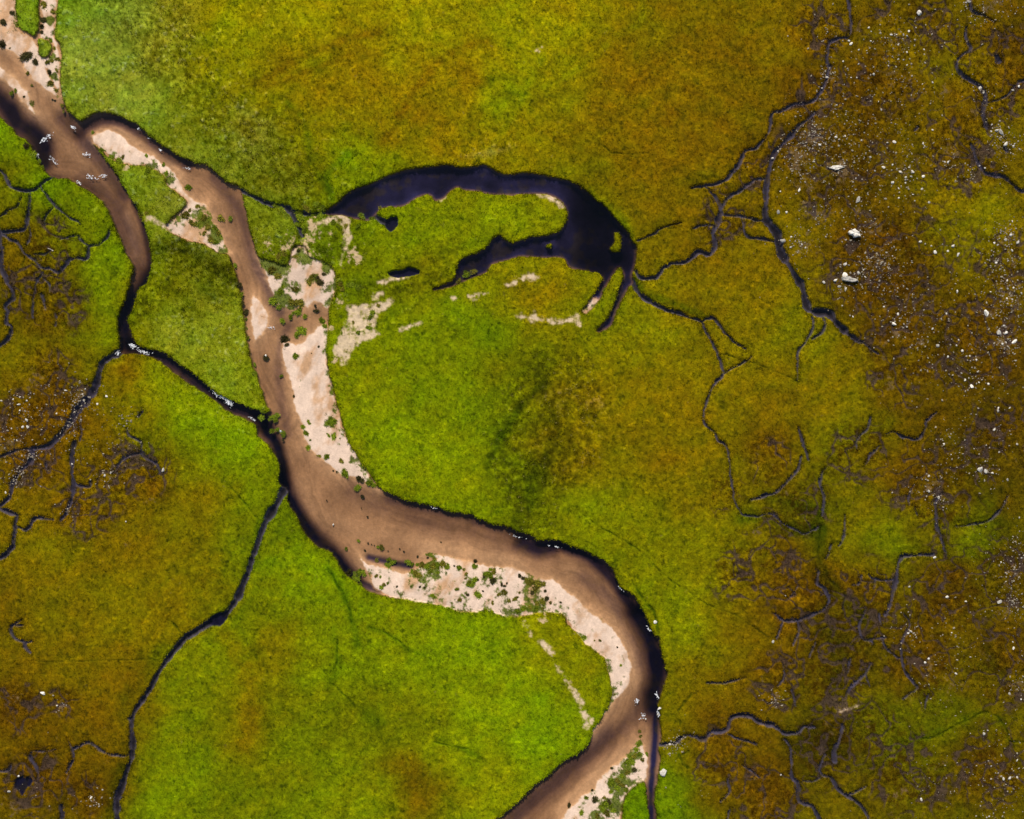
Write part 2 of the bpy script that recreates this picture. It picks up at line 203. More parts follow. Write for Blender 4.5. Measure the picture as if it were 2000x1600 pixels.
# tone of the sward, as seen in sun: x y r g b
TONE = """150 100 142 168 62|110 30 118 155 34|250 200 140 162 56|330 60 142 148 42|230 60 125 155 55|450 100 142 150 10|600 60 152 150 12|700 150 140 126 2|800 50 152 156 18|900 150 142 126 2|1000 100 148 154 10|1100 60 146 146 6|1200 150 131 116 1|1300 60 126 111 1|1450 100 120 102 1|1550 60 126 112 1|600 250 130 130 10|500 270 126 136 46|750 250 136 121 2|900 270 141 122 2|1050 270 132 126 5|1200 250 127 107 1|1400 250 121 102 1|990 200 122 148 10|560 340 112 118 34|700 330 122 150 20|950 300 146 140 30|1050 310 140 130 8|1150 340 110 110 5|1100 320 118 120 5
380 250 124 136 36|300 240 122 152 40|200 300 120 150 40|560 150 140 130 6|450 30 146 150 12|420 190 128 140 26|850 220 140 124 2|1250 40 130 122 3|1480 30 124 112 2
90 375 100 142 12|150 380 102 144 12|30 270 112 150 20|30 335 112 112 8|60 440 112 96 5|140 410 106 92 5|170 400 108 142 10|190 560 112 146 10|215 490 110 150 14|170 460 108 118 8|120 530 106 96 5|60 600 102 86 5|130 600 110 98 5|40 690 122 116 2|100 740 108 84 8|180 650 112 138 8|150 690 108 96 5|20 500 112 92 4
350 400 130 146 54|270 360 120 150 40|350 490 104 92 22|420 530 98 96 24|400 480 130 162 48|310 470 122 152 40|320 540 112 118 20|400 570 132 150 40|350 660 140 160 48|430 640 130 150 40|440 730 140 164 40|330 620 128 148 36|280 600 104 112 20|480 780 130 156 36|420 700 134 156 42
250 720 124 106 2|200 850 120 100 2|60 850 116 90 4|120 830 118 92 4|320 770 134 158 10|400 830 122 160 10|480 870 126 164 10|320 880 112 126 5|270 950 116 97 2|400 970 121 112 2|500 940 112 138 5|150 1000 116 100 2|100 1080 122 116 2|250 1060 122 108 2|400 1100 122 110 3|470 1080 104 130 5|280 800 118 120 4|440 1150 112 112 4
100 1200 121 116 2|250 1200 125 121 2|350 1180 130 116 2|80 1300 112 100 4|250 1320 116 97 1|60 1400 110 88 5|180 1420 116 92 2|100 1520 100 82 5|200 1550 100 78 2|150 1280 122 112 2|230 1480 104 88 2|20 1180 112 96 2
560 1020 94 122 4|600 1120 122 156 6|530 1150 112 130 5|450 1250 112 142 3|520 1260 125 118 2|350 1350 112 136 2|350 1500 116 146 2|480 1400 117 116 2|650 1300 116 140 5|750 1250 122 146 5|850 1300 126 152 5|700 1400 106 120 5|800 1400 112 124 6|900 1450 126 152 5|810 1530 112 100 4|600 1500 111 132 3|1000 1300 126 156 5|1080 1420 117 157 3|980 1550 134 150 10|1130 1320 126 138 5|1060 1240 134 140 10|300 1560 118 146 3|450 1560 108 128 3|720 1560 124 144 4|700 1180 112 140 6|850 1220 124 150 6|950 1250 120 152 6|420 1300 122 140 4
750 720 121 142 10|800 640 124 148 10|850 750 112 140 5|700 800 124 148 8|760 850 125 151 5|870 880 130 156 5|950 650 96 134 5|900 600 112 146 8|900 560 124 142 10|1050 590 138 130 10|1060 540 138 132 12|980 580 132 128 8|1050 720 98 112 10|1060 850 112 106 20|1020 940 86 108 10|980 850 92 120 8|1150 880 132 120 22|1120 780 122 116 16|1165 800 134 122 28|1110 920 122 114 16|1200 700 130 130 5|1300 640 130 136 4|1250 800 125 116 2|1350 800 125 112 2|1250 930 122 126 3|1290 900 128 108 2|1150 1000 122 142 5|1350 950 130 122 4|1400 1100 125 130 5|1300 1150 116 132 5|1450 1200 121 106 2|1310 1230 134 146 8|1350 1320 112 106 2|1330 1400 112 108 2|1300 1580 100 138 5|1230 1580 104 142 6|900 960 126 150 6|1230 1050 120 130 5|1180 620 120 130 6|640 740 122 136 6|670 900 132 146 8
760 380 110 140 15|800 440 124 148 12|950 410 128 152 10|1050 430 126 152 12|860 470 122 146 12|740 510 128 148 12|850 520 122 112 14|700 480 96 122 14|620 450 104 130 34|560 450 112 138 36|720 560 96 120 26|820 560 106 110 12|1190 580 120 132 8|1170 620 118 130 6
1250 330 125 106 2|1350 500 116 101 2|1450 400 117 106 2|1300 420 115 101 2|1480 600 131 120 4|1400 700 130 124 4|1550 650 124 128 4|1540 780 122 112 3|1650 350 97 82 14|1700 200 102 86 8|1600 150 110 90 4|1560 300 104 88 16|1850 100 120 114 4|1900 420 130 130 2|1870 240 116 100 4|1950 240 118 106 4|1750 550 92 74 10|1700 480 96 76 12|1900 650 110 92 10|1650 740 126 122 3|1500 850 116 96 2|1640 840 112 122 4|1800 800 98 80 4|1900 850 92 82 4|1750 930 108 88 2|1690 1000 117 116 3|1720 1050 110 128 4|1910 1060 104 122 5|1580 1020 72 88 10|1560 1090 112 92 2|1650 1110 117 98 2|1850 1150 96 80 4|1960 1250 102 86 8|1450 1040 120 118 4|1500 1300 112 98 2|1650 1240 86 80 5|1800 1300 102 82 4|1850 1400 92 100 4|1740 1440 94 106 5|1820 1440 92 104 4|1400 1400 111 88 2|1600 1460 72 70 5|1400 1550 106 86 2|1700 1500 92 86 4|1900 1500 97 82 4|1650 1580 106 98 2|1940 740 96 78 4|1960 950 86 76 4|1970 1100 90 76 6|1540 1180 112 88 3|1850 1560 96 94 4|1960 1560 104 96 4|1480 1500 108 86 2|1930 1340 100 96 3|1450 560 120 106 3|1370 600 118 108 2|1500 500 122 112 3|1350 280 122 104 2|1620 20 118 104 2|1780 20 112 104 4|1980 60 100 84 6|1980 330 108 96 4|1700 620 100 80 6"""
# open bog with bare peat: x y radius
BOG = "1450,1120,60 1530,1120,60 1620,1340,70 1700,1430,60 1500,1560,70 1690,1180,70 1420,960,40 1500,900,50 1600,60,50 1420,430,50 1480,330,40 1650,330,110 1720,200,110 1750,520,130 1600,200,60 1880,300,90 1960,520,70 1900,650,110 1760,700,90 1950,150,90 1780,60,90 1830,950,90 1940,860,80 1970,1130,80 1850,1170,90 1800,1280,90 1960,1300,80 1600,1180,90 1650,1250,90 1620,1460,70 1550,1000,60 1940,1500,80 1780,1520,80 1680,880,60 1530,1330,60 60,830,80 140,790,60 100,720,50 60,900,60 60,560,60 100,600,60 30,1380,50 120,1370,30 60,1530,60 170,1560,40 1400,1480,60 220,930,70 170,1000,60 1560,300,60 90,480,60 280,920,50"
# patches of pale gravel and bare mud: x y radius strength
MUD = "1590,270,28,1 1560,310,30,.9 1575,360,22,.8 1640,330,26,.9 1580,410,24,.8 1570,480,26,.8 1610,420,22,.8 1672,410,12,1 1720,510,28,.7 1700,440,26,.7 1620,150,14,1 1610,200,16,.9 1752,78,14,.8 1740,150,24,.6 1760,330,26,.5 1860,310,30,.7 1845,175,12,.9 1905,220,9,.9 1930,15,22,.8 1960,290,22,.8 1970,470,22,.6 1975,510,14,1 1970,565,24,.7 1930,615,10,1 1985,590,14,.9 1965,675,20,.8 1755,650,14,1 1800,668,10,.8 1780,590,20,.6 1830,940,14,.9 1815,955,12,.8 1838,970,10,1 1880,860,14,.6 1985,1120,28,.7 1975,1180,24,.7 1850,1165,8,.7 1770,1240,14,.9 1820,1300,14,.7 1860,1340,28,.5 1985,1340,16,.7 1515,1375,12,1 1510,1360,10,.9 160,775,20,.8 145,810,20,.7 45,820,24,.5 20,870,30,.6 60,895,12,1 40,920,12,1 25,945,9,1 240,880,20,.6 215,935,14,.7 300,945,10,.7 120,1378,10,.9 25,1365,20,.6 180,1570,14,.6 30,1575,24,.6 245,1062,12,.4 60,745,30,.6 295,975,9,.7 1500,20,1,0 1650,1010,6,.5 1580,1010,12,.5 1475,1040,8,.8 1650,560,16,.6 1750,1560,14,.6 1765,1545,10,.7 1750,1600,12,.7 1840,1490,12,.6 1900,1490,12,.5 1960,1540,16,.6 1870,700,12,.5 1900,690,16,.4 1630,60,12,.6 1645,45,12,.6 1700,1300,12,.4 1480,1520,8,.5"
# standing rush beds: outline ; density ; paleness
REED = [(P(a), d, p) for a, d, p in (
 ("180,-20 330,-30 380,60 420,150 480,210 560,230 590,290 620,350 660,390 630,420 560,400 470,340 420,300 380,230 300,150 240,70", .8, .6),
 ("380,150 480,200 560,220 600,300 560,350 480,340 420,290", .8, 1.0),
 ("1040,690 1070,680 1120,705 1170,750 1182,830 1150,900 1105,945 1080,1000 1060,1035 1020,1035 990,960 955,910 955,850 990,770", 1.2, .55),
 ("1120,700 1170,740 1182,830 1160,900 1120,930 1120,850", 1.0, 1.0),
 ("292,480 350,474 400,500 455,530 458,568 420,556 345,524 300,505", 1.2, .3),
 ("296,535 360,545 375,580 330,570", .9, .25), ("262,575 290,560 292,600 270,628 258,618", .9, .3),
 ("590,430 690,440 700,560 660,570 600,480", .8, .3), ("690,545 830,550 740,590 690,585", .8, .25),
 ("350,590 380,600 390,630 350,620", .9, .3), ("398,570 425,575 422,590 402,585", 1.2, .1),
 ("850,480 900,480 895,560 830,550", .6, .5),
 ("470,490 500,520 560,560 700,560 700,440 600,430 560,410 500,400", .5, .4),
 ("560,380 640,390 650,360 560,300", .6, .3),
)]
# ---- single stones: x,y,size ----
ROCKS = """1796,25,13 1893,3,9 1887,5,5 1697,54,5 1776,60,5 1702,61,3 1741,67,6 1752,67,4 1765,68,5 1772,70,5 1790,53,3 1701,80,4 1659,79,6 1662,86,8 1755,87,5 1678,97,4 1693,99,3 1806,96,4 1772,101,4 1647,120,4 1678,124,5 1755,115,4 1765,116,4 1736,128,4 1751,130,4 1772,127,4 1707,145,6 1617,150,7 1663,151,4 1674,151,3 1650,164,3 1802,164,3 1822,161,4 1607,171,4 1716,198,3 1762,205,3 1634,205,4 1628,219,3 1722,214,5 1916,171,8 1923,180,5 1980,175,6 1991,168,6 1938,243,4 1947,255,7 1955,258,12 1937,256,4 1633,268,6 1651,265,4 1683,274,5 1747,278,8 1733,279,4 1803,280,5 1806,286,4 1601,283,7 1821,254,5 1700,307,6 1590,316,4 1611,316,3 1650,319,4 1726,327,7 1743,322,5 1758,336,7 1776,327,5 1782,335,7 1852,317,6 1846,316,4 1803,345,7 1769,347,6 1780,345,5 1743,357,8 1709,334,4 1672,348,4 1755,368,4 1801,369,5 1769,357,4 1561,372,8 1524,374,4 1537,347,3 1696,380,4 1676,391,12 1815,395,5 1755,387,4 1783,380,4 1925,328,6 1915,323,4 1965,282,9 1982,281,5 1980,285,4 1510,308,5 1521,295,5 1542,280,4 1559,256,3 1587,236,3 1635,328,12
1520,415,8 1536,415,6 1532,471,13 1545,463,5 1544,483,5 1566,478,5 1573,484,5 1668,456,20 1678,459,9 1798,472,7 1820,480,5 1827,492,9 1862,481,8 1872,497,8 1852,490,5 1842,477,3 1733,493,5 1651,516,9 1609,552,7 1632,548,8 1657,545,25 1650,537,12 1678,533,7 1690,540,4 1687,527,4 1640,560,8 1652,564,7 1691,494,4 1744,500,3 1727,599,4 1666,619,4 1645,597,4 1755,613,6 1746,633,9 1822,642,5 1772,638,4 1832,675,8 1870,570,6 1943,474,6 1950,478,5 1989,474,8 1978,489,6 1965,468,6 1975,459,7 1977,432,4 1947,513,7 1925,513,4 1970,509,5 1968,548,4 1969,563,5 1980,562,5 1935,570,4 1967,583,5 1977,585,4 1995,573,5 1928,612,13 1952,650,11 1966,650,8 1981,668,11 1962,636,6 1958,672,5 1966,669,5 1850,612,5 1880,685,6 1869,675,5 1873,664,4 1852,697,5 1895,695,4 1885,743,6 1910,726,5 1898,755,9 1930,750,7 1878,729,4 1912,747,4 1922,760,4 1950,797,6 1972,797,4 1907,703,4
1949,803,7 1942,840,6 1914,917,15 1925,920,9 1938,924,6 1967,937,6 1952,883,5 1987,868,5 1843,867,5 1857,888,4 1815,930,5 1815,960,7 1835,972,7 1827,1089,6 1776,1146,5 1851,1166,8 1534,1164,5 1952,1176,11 1887,1175,5 1963,980,5 1990,1011,4 1996,1090,4 1925,1119,4 1955,1098,4
1510,1253,7 1775,1238,6 1780,1234,7 1815,1287,5 1808,1295,6 1867,1316,5 1859,1236,4 1980,1267,6 1979,1254,4 1972,1355,6 1995,1366,4 1922,1434,7 1930,1427,4 1937,1497,4 1960,1522,6 1973,1521,7 1988,1520,7 1800,1562,7 1525,1514,5 1987,1485,6 1932,1595,5 1760,1269,4
127,763,6 208,774,6 190,789,5 52,783,5 37,790,6 25,780,4 3,783,4 38,776,4 162,783,4 160,770,4 165,760,4 52,821,8 53,834,8 44,834,6 39,802,5 22,837,4 110,808,4 125,803,4 32,860,4 203,929,7 215,924,5 318,919,8 10,962,5 139,907,4 246,1019,4 78,950,4 157,820,5 242,832,4
84,1354,10 178,1558,6 200,1543,4 110,1379,5 18,1546,8 35,1517,5
1296,1508,17 1288,1384,8 1286,1397,6 1280,1215,8 848,993,4 650,1025,5 518,694,5 1309,1455,6 1262,1406,4"""
# where small stones gather: x,y,radius,count
PEB = "1600,270,30,150 1570,290,26,110 1640,260,40,110 1560,330,30,110 1750,130,60,200 1740,75,40,110 1620,140,18,70 1700,250,70,190 1640,330,26,80 1760,330,50,170 1700,390,60,120 1600,420,40,80 1560,480,18,70 1720,510,30,190 1750,560,40,140 1690,540,20,60 1680,450,24,50 1650,560,24,50 1970,460,28,160 1960,520,30,120 1970,575,30,230 1960,640,26,110 1965,680,18,90 1850,690,60,140 1900,740,40,110 1760,640,26,60 1800,670,20,50 1845,610,40,50 1980,1180,26,150 1970,1110,30,120 1985,1060,20,50 1815,950,24,80 1838,975,12,40 1925,920,16,50 1850,860,30,60 1880,900,40,50 1950,860,40,60 1780,1240,20,50 1830,1310,50,90 1860,1260,50,70 1990,1340,22,70 1960,1470,40,60 1970,1525,30,70 1840,1530,50,60 1940,1590,30,60 1515,1370,12,50 1900,20,24,70 1950,20,26,70 1955,270,22,100 1980,290,20,60 1925,180,14,40 1620,60,24,40 1850,320,30,60 1900,340,20,40 150,780,24,150 135,830,22,110 50,800,40,110 20,850,30,60 60,890,10,50 35,925,12,70 25,940,8,30 230,870,20,30 215,925,22,60 250,820,14,40 130,1000,8,30 120,1378,8,20 185,1568,16,30 60,1550,30,20 1320,1452,12,60 1305,1460,8,30 1330,1560,60,20 1540,240,1,1"
# ---- plants on the bars and in the shallows: x,y,radius,tone (g green, o olive, d dark) ----
TUFT = """5,43,9,d 3,85,10,d 48,110,13,d 68,120,9,d 22,24,6,d 17,93,3,o 51,141,6,o 84,8,8,o 82,38,8,d 80,50,7,d 102,20,9,o 80,62,5,d 103,92,6,o 98,78,6,g 92,122,8,o 100,118,6,o 110,115,6,o 95,140,7,d 108,135,6,o 97,162,9,o 108,175,6,o 60,165,4,o 20,180,7,g 45,188,3,d 62,200,5,o 28,175,6,g 100,193,3,d 105,195,3,d 120,205,7,o 122,215,5,o 52,286,9,d 66,302,9,g 73,312,8,g 82,327,8,g
180,258,5,g 195,293,8,g 215,305,8,g 230,315,9,g 240,305,6,o 285,303,5,g 317,320,8,g 290,335,8,g 325,340,9,g 367,363,10,g 430,427,9,o 449,427,8,g 395,425,8,o 385,403,6,o 375,435,9,o 362,420,9,o 405,442,9,o 418,442,7,g 425,455,8,o 410,468,10,o 420,472,8,g 398,455,6,o 370,410,6,o 275,420,6,o 285,417,5,o 450,510,6,d 457,520,8,g 464,558,9,d 470,575,8,g 472,592,8,d 478,610,8,d 478,625,7,g 480,640,7,g 482,660,6,g 495,712,6,g 497,730,6,g
582,490,5,d 555,495,8,o 545,500,8,o 530,527,10,o 540,540,9,o 550,510,8,g 575,500,6,o 603,549,10,o 610,540,9,o 620,542,8,d 625,551,8,d 575,565,9,o 550,560,9,g 549,570,10,g 533,590,12,g 545,600,8,g 572,588,11,o 585,592,10,o 577,612,11,g 583,605,9,g 596,618,9,g 568,618,9,g 549,627,8,g 617,607,6,d 615,598,4,d 587,645,14,g 580,655,9,g 555,662,11,d 560,673,5,d 627,628,10,g 633,635,8,g 518,699,7,d 577,695,10,g 608,690,2,d 573,774,3,d 548,735,6,g 622,677,3,d 665,555,8,o 670,565,8,o 685,555,8,g 700,560,8,g 675,575,7,g 632,535,5,d
540,402,12,g 548,410,9,g 582,412,12,g 590,425,11,g 600,408,10,o 610,420,10,g 627,422,8,g 585,437,10,g 595,450,10,g 560,422,9,g 630,402,8,g 615,400,9,g 707,422,8,g 725,428,8,g 745,408,9,o 700,440,8,g 650,433,8,g 663,430,6,o 660,445,6,g 675,442,6,o 670,455,5,o 910,535,9,g 925,530,8,o 895,548,8,o 1181,566,6,g 740,597,6,o 725,620,8,g 728,612,8,g 722,640,7,g 700,650,6,g 690,630,4,o 667,650,4,g 665,618,5,g
590,835,9,g 597,844,8,g 602,822,4,g 604,828,4,g 646,823,11,g 652,852,10,g 640,850,6,g 605,860,4,g 600,873,8,g 637,890,9,g 622,890,5,o 665,900,6,o 673,925,11,g 650,920,3,d 657,922,3,d 700,935,9,d 707,938,7,d 720,942,10,g 728,948,7,g 697,952,9,g 707,970,5,d 510,815,9,g 530,818,9,g 537,822,9,g 539,812,8,g 530,840,8,g 540,838,8,g 550,845,8,g 553,850,6,g 552,860,4,d 515,803,8,g
637,978,2,d 705,993,2,d 717,1010,3,d 700,1058,5,g 718,1062,3,d 725,1064,2,d 730,1066,2,d 712,1076,3,d 745,1070,7,o 738,1068,6,g 674,1072,5,g 757,1077,2,d 780,1073,2,d 788,1078,2,d 861,1060,2,d 815,1088,3,d 835,1090,3,d 848,1092,5,o 760,1095,8,g 766,1100,9,g 755,1105,8,g 770,1098,6,g 735,1095,6,o 795,1100,8,g 805,1104,8,g 815,1105,8,g 825,1105,10,o 835,1108,10,g 845,1105,10,o 855,1105,10,g 865,1103,10,o 872,1106,9,g 840,1118,8,g 855,1117,8,g 812,1120,9,o 820,1125,6,o 805,1118,6,g 700,1120,9,g 708,1118,8,g 690,1125,9,g 680,1120,9,d 712,1125,7,g 735,1125,6,o 742,1128,5,g 750,1142,7,o 757,1140,5,g 745,1148,6,g 697,1135,9,g 705,1142,7,g 775,1146,3,d 820,1147,3,d 829,1148,4,d 887,1106,3,d 897,1110,8,g 906,1113,4,o 928,1105,9,g 928,1097,6,d 910,1122,5,o 910,1130,4,o 925,1135,10,g 920,1142,9,g 915,1140,7,o 933,1133,4,d 945,1127,4,d 958,1125,12,g 965,1118,10,o 962,1135,9,d 957,1112,6,g 950,1120,8,g 980,1142,4,d 985,1145,4,d 990,1140,3,d 892,1152,7,g 845,1165,8,g 897,1172,7,o 913,1162,5,d 935,1162,8,g 943,1155,3,d 962,1178,5,o 975,1162,6,o 985,1158,7,o 995,1175,6,o
1015,1125,6,d 1022,1130,6,d 1030,1135,9,o 1040,1140,10,o 1050,1142,10,o 1060,1140,9,o 1045,1150,8,o 1040,1158,5,d 1015,1158,4,o 1065,1155,4,d 1005,1172,6,o 1010,1168,5,o 1060,1175,7,o 1068,1170,6,d 1075,1178,5,o 1050,1180,6,o 1045,1190,7,g 1035,1187,5,o 1022,1190,8,g 1012,1195,8,g 1095,1177,3,d 1060,1190,5,o 1172,1252,4,o 1161,1252,3,o 1206,1265,3,d 1212,1300,4,g 1140,1248,8,g 1199,1358,4,o
1250,1430,5,o 1252,1440,5,o 1248,1455,7,g 1243,1467,9,g 1250,1475,8,g 1240,1478,8,o 1232,1482,7,g 1225,1490,9,g 1235,1490,8,g 1265,1475,7,g 1255,1485,5,o 1240,1505,8,d 1225,1510,7,o 1215,1518,9,g 1207,1525,8,o 1195,1530,9,g 1205,1540,9,g 1215,1535,8,o 1225,1545,9,g 1195,1548,7,g 1145,1558,8,g 1162,1563,7,d 1180,1560,5,o 1182,1572,10,g 1190,1568,8,d 1175,1580,9,g 1185,1590,9,o 1200,1585,10,g 1195,1575,8,g 1135,1590,8,g 1112,1575,6,d 1165,1595,8,o 1157,1545,4,d 1195,1502,4,d"""
# broken white water: x,y,length,width,heading(deg, 0 = east, counter-clockwise),count
FOAM = "88,268,26,8,35,70 102,312,20,8,-40,35 168,302,14,7,-20,28 175,345,22,8,-20,35 200,343,14,8,20,30 140,248,12,7,-40,24 153,356,10,5,-30,16 72,305,14,6,-70,20 257,675,18,7,-30,60 280,688,22,6,-20,40 228,690,10,7,50,30 420,769,20,6,-35,50 436,776,26,8,-33,120 446,786,20,10,-40,100 492,818,12,5,-40,18 268,250,8,4,-20,10 365,328,16,4,-10,20 848,993,8,4,-20,14 548,843,8,4,-40,14 1284,1360,14,5,-70,26 1244,1372,12,7,60,24 1257,1400,12,9,50,24 1287,1395,16,5,-80,30 1280,1215,14,4,-70,24 1268,1230,10,4,-60,14 1005,1048,30,3,-12,12 1085,1068,24,3,-12,10 1212,1150,12,3,-50,12 312,292,10,3,-35,8 290,270,8,3,-35,8 530,640,20,5,-10,12"
# landmark names used to say where a thing lies
MARKS_ROCK = [(1720,90,"in the stony bog along the upper right edge of the moor"),(1640,150,"by the thin stream entering from the top right"),(1600,270,"on the grey gravel bank of the curving bog stream"),(1700,260,"in the brown heath east of the curving bog stream"),(1780,340,"in the dense scatter of stones in the upper right heath"),(1570,360,"on the bare mud just east of the stream fork"),(1660,390,"beside the grey slab in the upper right heath"),(1530,440,"at the bend of the wide slate coloured stream"),(1660,460,"around the white triangular outcrop"),(1830,480,"in the row of stones on the olive heath at right"),(1650,550,"around the long flat white slab"),(1970,470,"in the pale stone spill on the right edge, upper part"),(1970,575,"in the gravel spill on the right edge, middle part"),(1730,620,"in the dark heath north of the tapering stream end"),(1850,640,"in the dark heath right of centre"),(1965,660,"by the pair of big white blocks near the right edge"),(1870,690,"in the dark green hollow with scattered stones"),(1900,745,"in the lower end of the dark green hollow"),(1950,800,"on the dark moor below the hollow at the right edge"),(1920,920,"by the white rubble heap in the dark moor"),(1970,950,"on the right edge below the rubble heap"),(1830,900,"beside the hooked stream in the right moor"),(1825,965,"on the muddy head of the lower right rill"),(1840,1130,"by the slate stream with the square bend"),(1960,1110,"in the stony strip on the lower right edge"),(1780,1240,"among the purple rills in the lower right bog"),(1850,1300,"in the brown bog right of the purple rills"),(1975,1260,"on the right edge of the lower brown bog"),(1985,1360,"in the pale mud on the lower right edge"),(1925,1430,"inside the loop of the narrow green ditch"),(1970,1510,"in the bottom right corner rubble"),(1800,1562,"in the dark bottom right moor"),(1520,1200,"by the forked stream west of the dark creek"),(1525,1500,"near the bottom edge beside a winding rill"),(1940,255,"in the white rubble by the top right ditch"),(1975,175,"along the small ditch on the top right edge"),(1915,175,"at the head of the top right grey ditch"),(1895,5,"at the top edge by the dark gully"),(1870,320,"beside the stepped ditch at upper right"),(1925,326,"beside the stepped ditch at the right edge"),(45,820,"in the stony bog on the left edge"),(30,785,"in the scatter above the left edge bog"),(160,770,"on the stony bank of the stream at left"),(200,780,"on the peat right of the left hand stream"),(120,815,"beside the tapering left hand stream"),(210,925,"in the small gravel line in the left bog"),(315,920,"at the foot of the hooked rill in the left bog"),(140,920,"along the straight dark rill in the left bog"),(80,950,"on the peat between the left hand rills"),(250,1020,"on the brown turf below the left bog"),(84,1354,"alone in the olive turf on the lower left"),(110,1379,"on the small bare patch in the lower left turf"),(190,1550,"on the brown turf near the bottom left"),(25,1530,"by the small dark pool in the bottom left corner"),(1296,1508,"on the right bank of the narrow side channel"),(1287,1390,"at the edge of the dark river bend"),(1280,1215,"in the cleft beside the dark river bend"),(848,993,"under the north bank of the wide reach"),(650,1025,"lying in the brown shallows of the wide reach"),(518,694,"in the narrow brown reach beside a dark tuft"),(1309,1455,"in the pale gully joining the side channel"),(1815,395,"at the lower edge of the upper right scatter")]
MARKS_TUFT = [(20,60,"on the pale sand in the top left corner"),(60,115,"on the sand below the green tongue, top left"),(92,35,"in the gravel strip along the top left meadow"),(102,140,"on the gravel edge of the upper left meadow"),(35,185,"on the sand spit in the upper left river"),(115,210,"at the meadow corner above the river fork"),(68,308,"on the left bank below the first rapid"),(205,300,"on the western tip of the long island"),(310,330,"along the sand of the long island's north shore"),(400,435,"on the sand flat of the long island"),(280,418,"on the muddy path across the long island"),(460,540,"on the long island's eroded east bank, upper part"),(480,630,"on the long island's eroded east bank, lower part"),(495,720,"on the island bank beside the brown reach"),(545,520,"on the broken sand north of the sand flat"),(615,545,"in the middle of the wide sand flat"),(560,570,"on the left rim of the wide sand flat"),(580,610,"in the green clump row across the wet sand"),(585,655,"in the muddy shallows below the sand flat"),(625,625,"on the right rim of the wet sand"),(580,720,"on the upper part of the long point bar"),(680,562,"at the turf edge right of the sand flat"),(560,415,"in the reedy backwater ditch"),(610,415,"in the choked end of the oxbow lake"),(665,440,"on the tan patch west of the oxbow lake"),(725,420,"on the south shore of the oxbow lake"),(912,538,"in the narrow south arm of the oxbow lake"),(1181,566,"in the short tail of the oxbow lake"),(715,625,"on the triangular gravel patch in the meadow"),(610,845,"on the middle part of the long point bar"),(650,840,"on the meadow side of the long point bar"),(690,935,"at the lower tip of the long point bar"),(532,825,"in the marshy mouth of the left tributary"),(730,1065,"in the shallows above the lower bar"),(765,1100,"in the dark slack behind the lower bar's head"),(845,1108,"in the long bushy row on the lower bar"),(695,1128,"on the dark bank left of the lower bar"),(745,1140,"on the western end of the lower bar"),(920,1120,"on the middle of the lower bar, left part"),(960,1125,"in the bushy clump at the middle of the lower bar"),(985,1160,"on the turf side of the lower bar"),(870,1165,"on the southern edge of the lower bar"),(1045,1142,"in the olive thicket on the lower bar"),(1045,1185,"on the broken turf south of the olive thicket"),(1190,1280,"on the bright sand inside the last bend"),(1245,1465,"at the tip of the bottom bar"),(1215,1525,"along the middle of the bottom bar"),(1185,1578,"in the thicket at the foot of the bottom bar"),(1145,1580,"on the sand at the bottom edge of the photo"),(640,975,"in the brown shallows of the wide reach")]
import bpy, math, random
import numpy as np
from mathutils import Vector
random.seed(7)
RNG = np.random.default_rng(11)
C = bpy.context.scene.collection

# ------------------------------------------------------------------ helpers
def link(o):
    C.objects.link(o); return o

def tag(o, label=None, cat=None, group=None, kind=None):
    if label: o['label'] = label
    if cat: o['category'] = cat
    if group: o['group'] = group
    if kind: o['kind'] = kind
    return o

def np_mesh(name, V, F, mat, smooth=False, col=None, colname='tint'):
    """V (n,3), F (m,k)"""
    V = np.asarray(V, dtype=np.float32); F = np.asarray(F, dtype=np.int32)
    me = bpy.data.meshes.new(name)
    m, k = F.shape
    me.vertices.add(len(V)); me.vertices.foreach_set('co', V.ravel())
    me.loops.add(m * k); me.loops.foreach_set('vertex_index', F.ravel())
    me.polygons.add(m); me.polygons.foreach_set('loop_start', np.arange(0, m * k, k, dtype=np.int32))
    me.polygons.foreach_set('use_smooth', np.full(m, smooth, dtype=bool))
    me.materials.append(mat)
    if col is not None:
        a = me.attributes.new(colname, 'FLOAT_COLOR', 'POINT')
        c4 = np.ones((len(V), 4), dtype=np.float32); c4[:, :3] = col
        a.data.foreach_set('color', c4.ravel())
    me.update()
    return me

def lin(c):
    c = np.asarray(c, dtype=np.float64) / 255.0
    return np.where(c <= 0.04045, c / 12.92, ((c + 0.055) / 1.055) ** 2.4)

def hashf(ix, iy, seed):
    h = (ix.astype(np.int64) * 374761393 + iy.astype(np.int64) * 668265263 + seed * 1442695041) & 0xFFFFFFFF
    h = ((h ^ (h >> 13)) * 1274126177) & 0xFFFFFFFF
    h = (h ^ (h >> 16)) & 0xFFFFFFFF
    return h.astype(np.float32) / np.float32(4294967295.0)

def vnoise(X, Y, s, seed):
    x = X / s; y = Y / s
    ix = np.floor(x); iy = np.floor(y)
    fx = (x - ix).astype(np.float32); fy = (y - iy).astype(np.float32)
    ix = ix.astype(np.int64); iy = iy.astype(np.int64)
    fx = fx * fx * (3 - 2 * fx); fy = fy * fy * (3 - 2 * fy)
    a = hashf(ix, iy, seed); b = hashf(ix + 1, iy, seed); c = hashf(ix, iy + 1, seed); d = hashf(ix + 1, iy + 1, seed)
    return (a * (1 - fx) + b * fx) * (1 - fy) + (c * (1 - fx) + d * fx) * fy

def fbm(X, Y, s, seed, octs=3, gain=.55):
    t = 0; a = 1.0; n = 0
    for k in range(octs):
        c, sn = math.cos(k * 1.1 + .3), math.sin(k * 1.1 + .3)
        t = t + a * (vnoise(X * c - Y * sn, X * sn + Y * c, s / (2.03 ** k), seed + 17 * k) - .5); n += a; a *= gain
    return t / n * 2          # about -1..1

def sstep(a, b, x):
    t = np.clip((x - a) / (b - a), 0, 1); return t * t * (3 - 2 * t)

